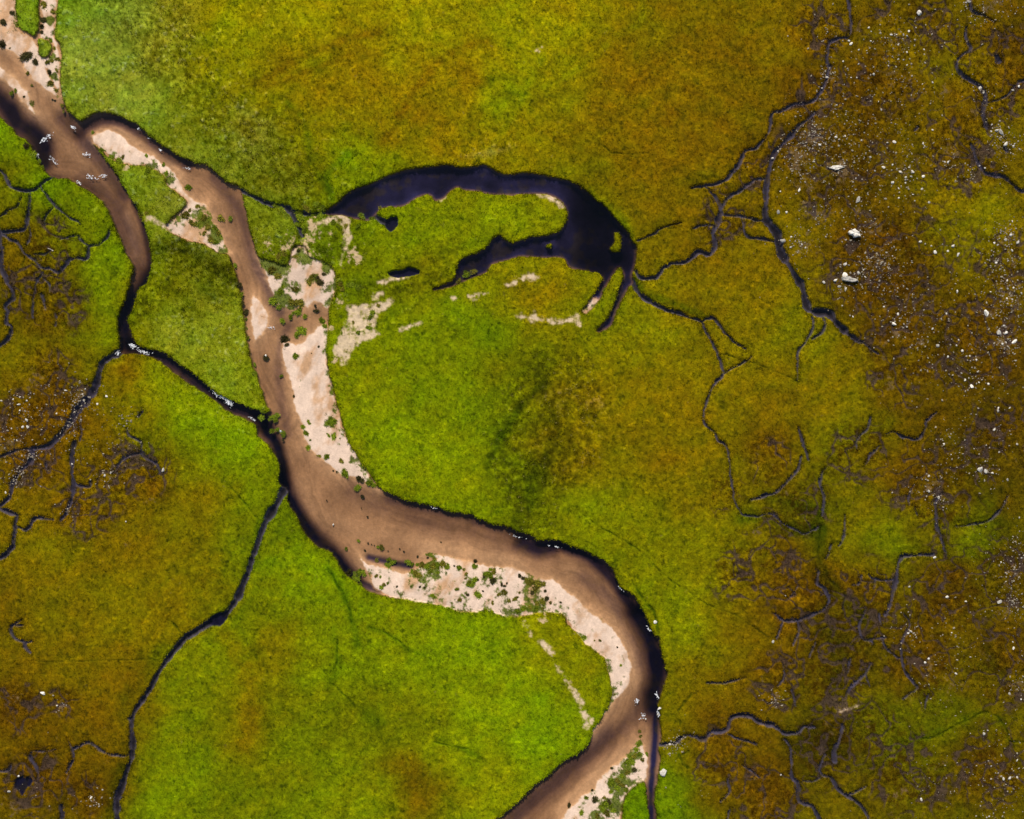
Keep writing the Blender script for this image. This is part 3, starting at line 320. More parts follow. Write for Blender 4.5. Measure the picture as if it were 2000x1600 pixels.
def catmull(pts, n=4, closed=False):
    p = np.array(pts, dtype=np.float64); out = []
    m = len(p); rng = range(m) if closed else range(m - 1)
    for i in rng:
        if closed: a, b, c, d = p[i - 1], p[i], p[(i + 1) % m], p[(i + 2) % m]
        else: a, b, c, d = p[max(i - 1, 0)], p[i], p[i + 1], p[min(i + 2, m - 1)]
        for t in np.arange(n) / n:
            out.append(.5 * ((2 * b) + (c - a) * t + (2 * a - 5 * b + 4 * c - d) * t * t + (3 * b - a - 3 * c + d) * t ** 3))
    if not closed: out.append(p[-1])
    return np.array(out)

# ------------------------------------------------------------------ the ground grid
DX = 1.6                                   # tenths of a metre between points inside the surveyed field
def axis(lo, hi):
    core = np.arange(lo, hi + DX * .5, DX)
    g = []; s = DX; p = 0
    while p < 9000:
        s = min(s * 1.18, 1500); p += s; g.append(p)
    g = np.array(g)
    return np.concatenate([lo - g[::-1], core, core[-1] + g])
gx = axis(-150, 2130); gy = axis(-130, 1750)
NX, NY = len(gx), len(gy)
X, Y = np.meshgrid(gx, gy)                 # arrays [row(y), col(x)]
X = X.astype(np.float32); Y = Y.astype(np.float32)

def window(pts, R):
    x0, y0 = pts.min(0) - R; x1, y1 = pts.max(0) + R
    i0, i1 = np.searchsorted(gx, [x0, x1]); j0, j1 = np.searchsorted(gy, [y0, y1])
    return max(j0 - 1, 0), min(j1 + 1, NY), max(i0 - 1, 0), min(i1 + 1, NX)

def seg_dist(D, pts, R, closed=False, W=None, w=None):
    """lower D towards the distance to the path; with W keep signed width - distance instead"""
    n = len(pts); rng = range(n) if closed else range(n - 1)
    for i in rng:
        a = pts[i]; b = pts[(i + 1) % n]
        j0, j1, i0, i1 = window(np.array([a, b]), R)
        if j0 >= j1 or i0 >= i1: continue
        xs = X[j0:j1, i0:i1]; ys = Y[j0:j1, i0:i1]
        d = b - a; L = float(d @ d) + 1e-9
        t = np.clip(((xs - a[0]) * d[0] + (ys - a[1]) * d[1]) / L, 0, 1)
        q = np.sqrt((xs - a[0] - t * d[0]) ** 2 + (ys - a[1] - t * d[1]) ** 2)
        if W is None: D[j0:j1, i0:i1] = np.minimum(D[j0:j1, i0:i1], q)
        else:
            hw = (w[i] + (w[(i + 1) % n] - w[i]) * t)
            W[j0:j1, i0:i1] = np.maximum(W[j0:j1, i0:i1], hw - q)

def fill(pts):
    M = np.zeros((NY, NX), dtype=bool)
    a = pts; b = np.roll(pts, -1, axis=0)
    j0, j1, _, _ = window(pts, 0)
    for j in range(j0, j1):
        y = gy[j]
        k = (a[:, 1] > y) != (b[:, 1] > y)
        if not k.any(): continue
        xs = np.sort(a[k, 0] + (y - a[k, 1]) * (b[k, 0] - a[k, 0]) / (b[k, 1] - a[k, 1]))
        ii = np.searchsorted(gx, xs)
        for q in range(0, len(ii) - 1, 2): M[j, ii[q]:ii[q + 1]] = True
    return M

def sdist(poly, R=60, n=3):
    pts = catmull(poly, n, True)
    D = np.full((NY, NX), R, dtype=np.float32)
    seg_dist(D, pts, R, True)
    M = fill(pts)
    return np.where(M, D, -D)

def union(polys, R=60, n=3):
    S = np.full((NY, NX), -R, dtype=np.float32)
    for p in polys: S = np.maximum(S, sdist(p, R, n))
    return S

# ragged outlines at several sizes
rag = fbm(X, Y, 18, 3, 3, .7) * 3.6
rag2 = fbm(X, Y, 6, 41, 2, .6) * 1.8
WL = -0.52                                  # water level in metres; the sward lies near 0

chan_river = union(CHAN[:1]); chan_ox = union(CHAN[1:])
turf = union(TURF)
sd_c = np.maximum(chan_river, chan_ox)
sandy0 = union(SAND, 30, 2)
high = sstep(2, 12, sandy0)
sd_c = np.minimum(sd_c, -turf) + (rag * .55 + rag2) * (1 + 1.1 * high) + high * fbm(X, Y, 16, 93, 3, .7) * 5
pool = union(POOL) + rag2
sand = union(SAND) + rag * 1.3 + rag2 + fbm(X, Y, 30, 9, 3, .6) * 3
bare = union(BARE, 30, 2) + rag * 1.5 + rag2 * 2.2 - 1.0

W1 = np.full((NY, NX), -30, dtype=np.float32)      # wet streams
W0 = np.full((NY, NX), -30, dtype=np.float32)      # dry furrows
wob = fbm(X, Y, 20, 77, 2)
for pts, a, b, k in STRM:
    c = catmull(pts, 5)
    if max(a, b) < 12: c = c + np.stack([fbm(c[:, 0], c[:, 1], 13, 201, 2, .7), fbm(c[:, 0], c[:, 1], 13, 202, 2, .7)], -1) * 2.6
    nn = len(c); u = np.linspace(0, 1, nn)
    w = np.linspace(a, b, nn) / 2 * (1 + .9 * fbm(c[:, 0], c[:, 1], 15, 203, 3))
    if k and max(a, b) < 8: w = w * np.clip(.45 + np.minimum(u, 1 - u) * nn * .10, 0, 1)
    seg_dist(None, c, 16, False, W1 if k else W0, w)
W1r = W1 + rag2 * .6 + wob * .5 + .15
W0r = W0 + rag2 * .5 + wob * .5

# ------------------------------------------------------------------ heights
bog = np.zeros_like(X)
for q in P(BOG):
    bog = np.maximum(bog, np.exp(-(((X - q[0]) ** 2 + (Y - q[1]) ** 2) / (q[2] * 1.0) ** 2) ** 1.5))
bog = np.clip(bog + .35 * fbm(X, Y, 60, 5, 3) * (bog > .05), 0, 1)
reed = np.zeros_like(X); pale = np.zeros_like(X)
for pts, d, p in REED:
    s = sdist(pts, 40, 3); m = sstep(-18, 12, s + fbm(X, Y, 34, 15, 3) * 22)
    reed = np.maximum(reed, m * d); pale = np.maximum(pale, m * p)
hum = fbm(X, Y, 26, 21, 3, .55)
fine = fbm(X, Y, 7.5, 22, 2, .6)
land = .05 + fbm(X, Y, 260, 23, 3) * .22 + hum * (.05 + .05 * bog) + fine * (.05 + .05 * bog + .05 * np.clip(reed, 0, 1)) - .16 * bog
# the meadow falls a little towards slack water and bog streams
land = land - .12 * sstep(-22, -2, W1) - .10 * bog - .10 * sstep(-30, -3, sd_c)
lowb = sstep(-16, -1, W1) * np.clip(bog * 1.3 + .25, 0, 1)
land = land * (1 - lowb) + (WL + .20) * lowb
land = np.maximum(land, WL + .20)
rid = np.maximum(1 - np.abs(fbm(X + wob * 5, Y, 62, 81, 3, .55)) * 15, 1 - np.abs(fbm(X, Y + wob * 4, 38, 82, 3, .55)) * 10) + fbm(X, Y, 16, 83, 2) * .35
netm = np.clip(bog * 1.6, 0, 1) * sstep(-.6, -.1, fbm(X, Y, 90, 84, 2)) * (sd_c < -12)
rill = np.clip(rid, 0, 1) * netm
land = land - .14 * rill

rel = np.interp(sand.ravel(), [-60, -30, -14, -4, 0, 5, 14, 30], [-.42, -.34, -.22, -.10, 0, .07, .13, .18]).reshape(X.shape).astype(np.float32)
ox = sstep(-6, 6, chan_ox)
rel = rel * (1 - ox) + np.where(sand > -6, rel, -.72 + .5 * fbm(X, Y, 50, 96, 3) + .32 * sstep(16, 0, sd_c)) * ox
low = sstep(8, -6, sand)
silt = ox * low
for pts, r, d, s in DEEP:
    D = np.full_like(X, r * 3.2); seg_dist(D, catmull(pts, 4), r * 3.2)
    g = np.exp(-(D / (r * .95)) ** 2 * 1.1)
    g = g * (1 + .25 * fbm(X, Y, 30, 51, 2))
    rel -= d * g * low
    silt = np.maximum(silt, np.clip(g * 1.15, 0, 1) * s * low)
for pts, r, d in SHOAL:
    D = np.full_like(X, r * 3); seg_dist(D, catmull(pts, 4), r * 3)
    rel = np.where(rel < -.06, np.minimum(rel + d * np.exp(-(D / r) ** 2), -.06), rel)
# low ripples and ribs in the sand
rel = rel + .012 * fbm(X, Y, 50, 61, 3)
bed = WL + rel
t = sstep(-2.2, 2.2, sd_c)
# the turf edge stands up as a little bank; where the bar is high the step is small
tus = np.clip(vnoise(X, Y, 6.5, 91) * vnoise(X + 40, Y * 1.1, 5, 92) * 2.2 - .95, 0, .6) / .6 * (1 - t)
land = land + tus * (.10 + .05 * bog)
Z = land * (1 - t) + bed * t
tp = sstep(-2.2, 2.2, pool); Z = Z * (1 - tp) + np.minimum(Z, WL - .35) * tp
ts = sstep(-2.6, 1.0, W1r)
depth_s = np.interp(W1.ravel(), [-2, 0, 3, 8], [.05, .10, .34, .70]).reshape(X.shape)
Z = Z * (1 - ts) + np.minimum(Z, WL - depth_s) * ts
tf = sstep(-1.8, 1.0, W0r)
tf = tf * np.clip(.75 + fbm(X, Y, 18, 49, 2, .7), 0, 1)
Z = Z - np.where(Z > WL + .2, tf * .22, 0)
Z = Z.astype(np.float32)
inwater = Z < WL

# ------------------------------------------------------------------ what covers the ground (surface colours; silt and stream mud hold a sky tint)
GAIN = np.array([0.90, 0.76, 0.65])
pts = np.array([[float(v) for v in q.split()] for q in TONE.replace('\n', '|').split('|')])
tl = lin(pts[:, 2:5])
wx = X + fbm(X, Y, 70, 31, 3) * 34; wy = Y + fbm(X, Y, 70, 32, 3) * 34
# interpolate on a coarse grid, then look it up through the warped coordinates
cgx = np.arange(-200, 2201, 16.0); cgy = np.arange(-200, 1801, 16.0)
CX, CY = np.meshgrid(cgx, cgy)
num = np.zeros(CX.shape + (3,)); den = np.zeros(CX.shape)
for (px, py), c in zip(pts[:, :2], tl):
    d2 = (CX - px) ** 2 + (CY - py) ** 2
    w = 1 / (d2 + 2200) ** 1.75
    num += w[..., None] * c; den += w
tone = num / den[..., None]
def lookup(T, x, y):
    u = np.clip((x + 200) / 16.0, 0, len(cgx) - 1.001); v = np.clip((y + 200) / 16.0, 0, len(cgy) - 1.001)
    i = u.astype(int); j = v.astype(int); fu = (u - i)[..., None]; fv = (v - j)[..., None]
    return (T[j, i] * (1 - fu) + T[j, i + 1] * fu) * (1 - fv) + (T[j + 1, i] * (1 - fu) + T[j + 1, i + 1] * fu) * fv
G = lookup(tone, wx, wy).astype(np.float32)
# patches of rusty and of fresh growth
n1 = fbm(X + .4 * Y, Y * 1.3, 46, 33, 4, .6); n2 = fbm(X, Y, 11, 34, 3, .7); n3 = fbm(X, Y, 5, 35, 2, .8); n4 = fbm(X, Y, 120, 38, 3)
rust = np.clip(n1 * 1.0 + .25 * n4 + .45 * n2, -1.2, 1.2)[..., None]
G = G * (1 + rust * np.array([.09, -.10, -.1]))
n5 = fbm(X, Y, 24, 44, 3, .65)
G = G * (1 + n5[..., None] * np.array([.22, .20, .15]))
G = G * (1 + (n2 * .36 + n3 * .36 * (1 + .6 * bog))[..., None])
sp = (tus * np.clip(.5 + fbm(X, Y, 50, 45, 2) , .1, 1))[..., None]
G = G * (1 + sp * np.array([.50, .42, 4.0]))
cr = np.clip(1 - np.abs(fbm(X + .5 * Y, Y - .3 * X, 150, 111, 4, .6)) * 22, 0, 1) * sstep(-.1, .3, fbm(X, Y, 120, 112, 3)) * np.clip(.6 + fbm(X, Y, 14, 113, 2), 0, 1) * (1 - bog)
G = G * (1 - cr[..., None] * np.array([.42, .36, .3]))
n6 = fbm((X + Y) * .35, (Y - X * .7), 30, 114, 4, .6) * sstep(500, 250, Y) * sstep(380, 520, X)
n7 = fbm(X, Y, 16, 115, 4, .75)
G = G * (1 + n6[..., None] * np.array([.10, .22, .2]) + n7[..., None] * np.array([.20, .17, .1]))
# bog: dark peat gaps, purplish bare mud between moss cushions
G = G * (1 - bog[..., None] * np.array([.05, .16, .15]))
pg = np.clip((fbm(X, Y, 11, 36, 4, .75) - .04) * 4, 0, 1) * np.clip(bog * 1.2, 0, 1)
gap = np.clip((fbm(X, Y, 9, 46, 3, .75) - .30) * 3.5, 0, 1) * (1 - bog)
G = G * (1 - gap[..., None] * np.array([.58, .52, .3]))
peat = lin([66, 46, 16]); mudc = lin([120, 98, 68])
G = G * (1 - .72 * pg[..., None]) + peat * .72 * pg[..., None]
moss = np.clip((fbm(X, Y, 10, 37, 2, .7) - .3) * 3, 0, 1) * bog
G = G * (1 + moss[..., None] * np.array([.45, .45, .0]))
mud = np.zeros_like(X)
for q in P(MUD):
    if q[3] > 0: mud = np.maximum(mud, q[3] * np.exp(-((X - q[0]) ** 2 + (Y - q[1]) ** 2) / (q[2] ** 2 * 1.1)))
mudn = np.clip((mud * 1.35 + fbm(X, Y, 10, 39, 4, .85) * 1.5 - .75) * 1.6, 0, .85)
mudn = np.maximum(mudn, np.clip((fbm(X, Y, 24, 40, 4, .85) - .42) * 3, 0, .6) * np.clip(bog * 1.2, 0, 1))
G = G * (1 - mudn[..., None]) + (mudc * (1 + .35 * n3[..., None])) * mudn[..., None]
# rush beds: olive litter between the clumps
rr = np.clip(reed, 0, 1)[..., None]
G = G * (1 - rr * .15) + lin([84, 92, 18]) * rr * .15
G = G * (1 + rr * np.clip(fbm(X, Y, 8, 47, 2, .8) * .9, -.4, .6)[..., None])
for a_, r_, m_ in STROKE:
    c_ = catmull(P(a_), 4); D = np.full_like(X, r_ * 2.5); seg_dist(D, c_, r_ * 2.5)
    g_ = np.clip(np.exp(-(D / r_) ** 2) * (1 + .9 * fbm(X, Y, 14, 48, 3, .7)), 0, 1)[..., None] * (D < r_ * 2.4)[..., None]
    G = G * (1 + g_ * (np.array(m_) - 1))
rl = np.clip(rill * 1.5, 0, .85)[..., None]
G = G * (1 - rl) + (lin([58, 46, 40]) * (1 - rl) + lin([74, 64, 68]) * rl) * (1 + .4 * n2[..., None]) * rl
# gravel showing through the turf
bm = sstep(-3, 3, bare) * np.clip(1.0 + fbm(X, Y, 9, 95, 3, .8) * 1.6 - .5 * sstep(8, 0, bare) * (1 - .8 * (X < 775)), 0, 1)
gravel = lin([222, 196, 158]) * (1 + .25 * n3[..., None])
G = G * (1 - bm[..., None]) + gravel * bm[..., None]
fl = np.zeros_like(X)
for q in ((620, 452, 46), (600, 500, 50), (560, 478, 30), (690, 500, 30), (662, 590, 18), (648, 640, 14), (655, 700, 14), (400, 398, 26), (525, 480, 24), (1060, 1205, 24), (1130, 1230, 20), (245, 330, 14)):
    fl = np.maximum(fl, np.exp(-((X - q[0]) ** 2 + (Y - q[1]) ** 2) / q[2] ** 2))
flm = np.clip((fl * 1.1 + fbm(X, Y, 11, 101, 4, .8) * 1.1 - 1.0) * 4, 0, .9)
G = G * (1 - flm[..., None]) + lin([214, 184, 142]) * flm[..., None]; bm = np.maximum(bm, flm)
# dried paler rim along banks
rim = sstep(-7, -2, np.maximum(sd_c, W1)) * (1 - bog) * .3 * np.clip(n2 * 2 + .5, 0, 1)
G = G * (1 + rim[..., None] * np.array([.5, .35, .3]))
# the turf is darker and greener along the dry ditches
G = G * (1 - tf[..., None] * np.array([.6, .45, .3]))

grit = fbm(X, Y, 5, 64, 2, .8)[..., None]; strk = fbm(X * 1.0 + Y * .25, Y * .28, 12, 65, 3, .7)[..., None]
dry = lin([244, 212, 184]) * (1 - .16 * np.exp(-((X - 600) ** 2 / 70 ** 2 + (Y - 550) ** 2 / 60 ** 2)))[..., None] * (1 + .10 * grit + .16 * strk) * (1 + .10 * n2[..., None] + .07 * n1[..., None])
flow = fbm(sd_c * 2.2 + fbm(X, Y, 60, 116, 2) * 12, (X + Y) * .12, 12, 117, 3, .65)[..., None]
wet = lin([206, 156, 108]) * (1 + .30 * flow) * (1 + .22 * fbm(X + Y * .4, Y * .45 - X * .25, 26, 98, 4, .7)[..., None] + .14 * grit) * (1 + .12 * n2[..., None] + .10 * n1[..., None])
damp = np.clip(fbm(X + .3 * Y, Y * .6, 34, 63, 4, .65) * 2.2 - .05 + .5 * sstep(560, 480, Y) * (X > 320) - .45 * sstep(1000, 1080, X), 0, .85)
dmix = sstep(.005, .055, rel)[..., None] * (1 - damp[..., None])
S = wet * (1 - dmix) + dry * dmix
ssm = silt[..., None]
weed = np.clip(fbm(X, Y, 26, 97, 3, .7) * 2 - .1, 0, .6)[..., None]
silt_sky = lin([56, 52, 92]) * (1 - weed) + lin([84, 74, 56]) * weed  # silt and weed; the blue stands in for sky reflected off deep water
S = S * (1 - ssm) + silt_sky * (1 + .25 * n2[..., None]) * ssm
tc = sstep(-1.2, 1.2, sd_c)[..., None]
vp = np.zeros_like(X)
for q in P(GREEN): vp = np.maximum(vp, q[3] * np.exp(-(((X - q[0]) ** 2 + (Y - q[1]) ** 2) / q[2] ** 2) ** 1.5))
vp = np.maximum(vp, .42 * sstep(16, 0, sd_c) * (rel > .02))
vpm = np.clip((vp * 1.15 + fbm(X, Y, 13, 94, 4, .75) * .95 - .42) * 4, 0, 1) * (rel > -.05) * tc[..., 0] * (sandy0 > -2)
vpc = lin([92, 106, 4]) * (1 + .5 * n2[..., None] + .4 * n3[..., None])
S = S * (1 - vpm[..., None] * .93) + vpc * vpm[..., None] * .93
COL = G * (1 - tc) + S * tc
bankm = np.exp(-((sd_c + .2) / 1.3) ** 2)[..., None] * sstep(.30, .55, land - bed)[..., None]
COL = COL * (1 - bankm * .8) + lin([74, 60, 30]) * bankm * .8       # raw peat face of the bank
mud_sky = lin([90, 84, 102]) * (1 + .3 * n1[..., None]) * (1 + .22 * n2[..., None] + .12 * n3[..., None])  # stream mud with the purple of reflected sky mixed into its colour
mud_sky = mud_sky * (1 - .5 * (sstep(2.0, 4.5, W1) * (1 - bog))[..., None])
tsm = (sstep(-1.6, 1.2, W1r) * np.clip(.95 + bog * (fbm(X, Y, 12, 99, 3, .7) * .9 - .1), 0, 1))[..., None] * (1 - tc)
COL = COL * (1 - tsm) + mud_sky * tsm
tpm = sstep(-1, 1, pool)[..., None]
COL = COL * (1 - tpm) + silt_sky * .45 * tpm
gw = (1 - tc) * (1 - tsm) * (1 - tpm)
gw = gw * (1 - .9 * np.maximum(mudn, bm)[..., None])
COL = COL - gw * np.array([0, 0, .010])
_f = sstep(0, 60, np.maximum(np.maximum(-150 - X, X - 2130), np.maximum(-130 - Y, Y - 1750)))[..., None]
COL = COL * (1 - _f) + (lin([122, 116, 8]) * (1 + .3 * fbm(X, Y, 900, 55, 2)[..., None])) * _f
COL = np.clip(COL * (GAIN * gw + .82 * (1 - gw)), .0008, .9)
vegm = (1 - tc[..., 0]) * (1 - tsm[..., 0]) * (1 - bm) * (1 - tpm[..., 0])
far = sstep(0, 120, np.maximum(np.maximum(-150 - X, X - 2130), np.maximum(-130 - Y, Y - 1750)))
Z = (Z * (1 - far) + far * .05).astype(np.float32)

# ------------------------------------------------------------------ materials
def mat(name):
    m = bpy.data.materials.new(name); m.use_nodes = True
    nt = m.node_tree; nt.nodes.clear()
    return m, nt, nt.nodes.new('ShaderNodeOutputMaterial')
def N(nt, typ, **kw):
    n = nt.nodes.new(typ)
    for k, v in kw.items():
        if k.startswith('_'): setattr(n, k[1:], v)
        else: n.inputs[k.replace('__', ' ')].default_value = v
    return n
def noise(nt, vec, scale, detail=3, rough=.6):
    n = N(nt, 'ShaderNodeTexNoise', Scale=scale, Detail=detail, Roughness=rough); nt.links.new(vec, n.inputs['Vector']); return n.outputs['Fac']
def mrange(nt, v, a, b, c, d):
    n = nt.nodes.new('ShaderNodeMapRange')
    nt.links.new(v, n.inputs[0])
    for i, q in enumerate((a, b, c, d)): n.inputs[i + 1].default_value = q
    return n.outputs[0]
def mathn(nt, op, a, b):
    n = nt.nodes.new('ShaderNodeMath'); n.operation = op
    for i, v in enumerate((a, b)):
        if isinstance(v, (int, float)): n.inputs[i].default_value = v
        else: nt.links.new(v, n.inputs[i])
    return n.outputs[0]
def scalecol(nt, col, fac):
    n = nt.nodes.new('ShaderNodeVectorMath'); n.operation = 'SCALE'
    nt.links.new(col, n.inputs[0]); nt.links.new(fac, n.inputs['Scale']); return n.outputs[0]

def ground_material():
    m, nt, out = mat('moor_ground')
    at = N(nt, 'ShaderNodeAttribute', _attribute_name='tint')
    mk = N(nt, 'ShaderNodeAttribute', _attribute_name='veg')
    pos = nt.nodes.new('ShaderNodeNewGeometry').outputs['Position']
    a = noise(nt, pos, 4.2, 4, .7); b = noise(nt, pos, .35, 6, .65)
    f = mathn(nt, 'ADD', mathn(nt, 'MULTIPLY', mathn(nt, 'SUBTRACT', a, .5), 1.7), mathn(nt, 'MULTIPLY', mathn(nt, 'SUBTRACT', b, .5), .5))
    k = mrange(nt, mk.outputs['Fac'], 0, 1, .35, 1)
    f = mathn(nt, 'ADD', mathn(nt, 'MULTIPLY', f, k), 1.0)
    col = scalecol(nt, at.outputs['Color'], f)
    bs = N(nt, 'ShaderNodeBsdfPrincipled', Roughness=.95); bs.inputs['Specular IOR Level'].default_value = .03
    nt.links.new(col, bs.inputs['Base Color'])
    bp = N(nt, 'ShaderNodeBump', Strength=.8, Distance=.12); nt.links.new(mathn(nt, 'MULTIPLY', a, k), bp.inputs['Height'])
    nt.links.new(bp.outputs[0], bs.inputs['Normal'])
    nt.links.new(bs.outputs[0], out.inputs['Surface'])
    return m

def water_material():
    m, nt, out = mat('peaty_water')
    pos = nt.nodes.new('ShaderNodeNewGeometry').outputs['Position']
    h = noise(nt, pos, .9, 4, .6)
    bp = N(nt, 'ShaderNodeBump', Strength=.22, Distance=.10); nt.links.new(h, bp.inputs['Height'])
    fr = N(nt, 'ShaderNodeFresnel', IOR=1.42); nt.links.new(bp.outputs[0], fr.inputs['Normal'])
    tr = N(nt, 'ShaderNodeBsdfTransparent'); tr.inputs['Color'].default_value = (.97, .97, .98, 1)
    gl = N(nt, 'ShaderNodeBsdfGlossy', Roughness=.12); nt.links.new(bp.outputs[0], gl.inputs['Normal'])
    mx = nt.nodes.new('ShaderNodeMixShader')
    geo = nt.nodes.new('ShaderNodeNewGeometry')
    one = mathn(nt, 'SUBTRACT', 1.0, geo.outputs['Backfacing'])           # rays bend on entering the water: no total reflection from below
    fac = mathn(nt, 'ADD', mathn(nt, 'MULTIPLY', fr.outputs[0], one), mathn(nt, 'MULTIPLY', geo.outputs['Backfacing'], .04))
    nt.links.new(fac, mx.inputs[0]); nt.links.new(tr.outputs[0], mx.inputs[1]); nt.links.new(gl.outputs[0], mx.inputs[2])
    nt.links.new(mx.outputs[0], out.inputs['Surface'])
    va = N(nt, 'ShaderNodeVolumeAbsorption', Density=1.0); va.inputs['Color'].default_value = (.36, .27, .20, 1)
    nt.links.new(va.outputs[0], out.inputs['Volume'])
    return m

def tint_material(name, rough=.9, trans=0.0, attr='tint'):
    m, nt, out = mat(name)
    at = N(nt, 'ShaderNodeAttribute', _attribute_name=attr)
    bs = N(nt, 'ShaderNodeBsdfPrincipled', Roughness=rough); bs.inputs['Specular IOR Level'].default_value = .03
    pos = nt.nodes.new('ShaderNodeNewGeometry').outputs['Position']
    f = mrange(nt, noise(nt, pos, 3.0, 3), 0.2, .8, .75, 1.25)
    nt.links.new(scalecol(nt, at.outputs['Color'], f), bs.inputs['Base Color'])
    if trans:
        td = N(nt, 'ShaderNodeBsdfTranslucent'); nt.links.new(at.outputs['Color'], td.inputs['Color'])
        mx = nt.nodes.new('ShaderNodeMixShader'); mx.inputs[0].default_value = trans
        nt.links.new(bs.outputs[0], mx.inputs[1]); nt.links.new(td.outputs[0], mx.inputs[2]); nt.links.new(mx.outputs[0], out.inputs['Surface'])
    else: nt.links.new(bs.outputs[0], out.inputs['Surface'])
    return m

def stone_material(name, lo, hi):
    m, nt, out = mat(name)
    tc_ = nt.nodes.new('ShaderNodeTexCoord').outputs['Object']
    oi = nt.nodes.new('ShaderNodeObjectInfo').outputs['Random']
    n = noise(nt, tc_, 3.5, 5, .7)
    rp = nt.nodes.new('ShaderNodeValToRGB'); nt.links.new(n, rp.inputs[0])
    rp.color_ramp.elements[0].position = .32; rp.color_ramp.elements[0].color = (*lo, 1)
    rp.color_ramp.elements[1].position = .55; rp.color_ramp.elements[1].color = (*hi, 1)
    f = mrange(nt, oi, 0, 1, .45, 1.05)
    bs = N(nt, 'ShaderNodeBsdfPrincipled', Roughness=.85); nt.links.new(scalecol(nt, rp.outputs[0], f), bs.inputs['Base Color'])
    bp = N(nt, 'ShaderNodeBump', Strength=.6, Distance=.05); nt.links.new(n, bp.inputs['Height']); nt.links.new(bp.outputs[0], bs.inputs['Normal'])
    nt.links.new(bs.outputs[0], out.inputs['Surface'])
    return m

M_ground = ground_material(); M_water = water_material()
M_grass = tint_material('grass_blades', .8, .25); M_rush = tint_material('rush_stems', .8, .2)
M_stone = stone_material('pale_quartzite', (.36, .31, .24), (.92, .84, .70))
M_peb = stone_material('pale_pebbles', (.26, .20, .12), (.74, .62, .44))

# ------------------------------------------------------------------ ground and water
WX = (X - 1000) / 10; WY = (800 - Y) / 10
V = np.stack([WX, WY, Z], -1).reshape(-1, 3)
j, i = np.meshgrid(np.arange(NY - 1), np.arange(NX - 1), indexing='ij')
a = (j * NX + i).ravel()
F = np.stack([a, a + NX, a + NX + 1, a + 1], -1)
gm = np_mesh('ground', V, F, M_ground, True, COL.reshape(-1, 3))
va = gm.attributes.new('veg', 'FLOAT', 'POINT'); va.data.foreach_set('value', vegm.ravel().astype(np.float32))
tag(link(bpy.data.objects.new('ground', gm)), 'green and rusty brown moorland turf with sand bars and cut banks', kind='structure')

x0, x1, y0, y1 = -600, 600, -600, 600
bv = [(x, y, z) for z in (WL - 6, WL) for x, y in ((x0, y0), (x1, y0), (x1, y1), (x0, y1))]
bf = [(0, 3, 2, 1), (4, 5, 6, 7), (0, 1, 5, 4), (1, 2, 6, 5), (2, 3, 7, 6), (3, 0, 4, 7)]
tag(link(bpy.data.objects.new('water', np_mesh('water', bv, bf, M_water))), 'brown and dark blue water of the river, oxbow lake and bog streams', kind='structure')

# ------------------------------------------------------------------ sampling the ground
def ij(px, py):
    px = np.asarray(px, dtype=float); py = np.asarray(py, dtype=float)
    i = np.clip(np.searchsorted(gx, px), 1, NX - 1); i = np.where(px - gx[i - 1] < gx[i] - px, i - 1, i)
    j = np.clip(np.searchsorted(gy, py), 1, NY - 1); j = np.where(py - gy[j - 1] < gy[j] - py, j - 1, j)
    return j, i

def blades(px, py, h, r, col, tip, nb, lean=.5, seed=0):
    """clumps of narrow curved blades; arrays per clump -> V, F, colours"""
    rg = np.random.default_rng(seed)
    n = len(px); jj, ii = ij(px, py)
    bx = (px - 1000) / 10; by = (800 - py) / 10; bz = Z[jj, ii] - .03
    ang = rg.random((n, nb)) * 2 * np.pi
    rad = np.sqrt(rg.random((n, nb))) * r[:, None]
    ox_ = np.cos(ang) * rad; oy_ = np.sin(ang) * rad
    la = ang + rg.normal(0, .6, (n, nb)); ll = h[:, None] * lean * (.4 + rg.random((n, nb)))
    wd = r[:, None] * (.22 + .25 * rg.random((n, nb)))
    hh = h[:, None] * (.6 + .7 * rg.random((n, nb)))
    pa = la + np.pi / 2
    X0 = bx[:, None] + ox_; Y0 = by[:, None] + oy_; Z0 = np.repeat(bz[:, None], nb, 1)
    v = np.empty((n, nb, 3, 3), dtype=np.float32)
    v[:, :, 0] = np.stack([X0 - np.cos(pa) * wd, Y0 - np.sin(pa) * wd, Z0], -1)
    v[:, :, 1] = np.stack([X0 + np.cos(pa) * wd, Y0 + np.sin(pa) * wd, Z0], -1)
    v[:, :, 2] = np.stack([X0 + np.cos(la) * ll, Y0 + np.sin(la) * ll, Z0 + hh], -1)
    c = np.empty((n, nb, 3, 3), dtype=np.float32)
    var = (.8 + .4 * rg.random((n, nb)))[..., None]
    c[:, :, 0] = col[:, None] * var; c[:, :, 1] = col[:, None] * var; c[:, :, 2] = tip[:, None] * var
    Fv = np.arange(n * nb * 3, dtype=np.int32).reshape(-1, 3)
    return v.reshape(-1, 3), Fv, np.clip(c.reshape(-1, 3), 0, 1)

def scatter(n, seed, fn):
    rg = np.random.default_rng(seed)
    px = rg.uniform(-60, 2060, n); py = rg.uniform(-60, 1660, n)
    jj, ii = ij(px, py); k = rg.random(n) < fn(jj, ii)
    return px[k], py[k], jj[k], ii[k], rg

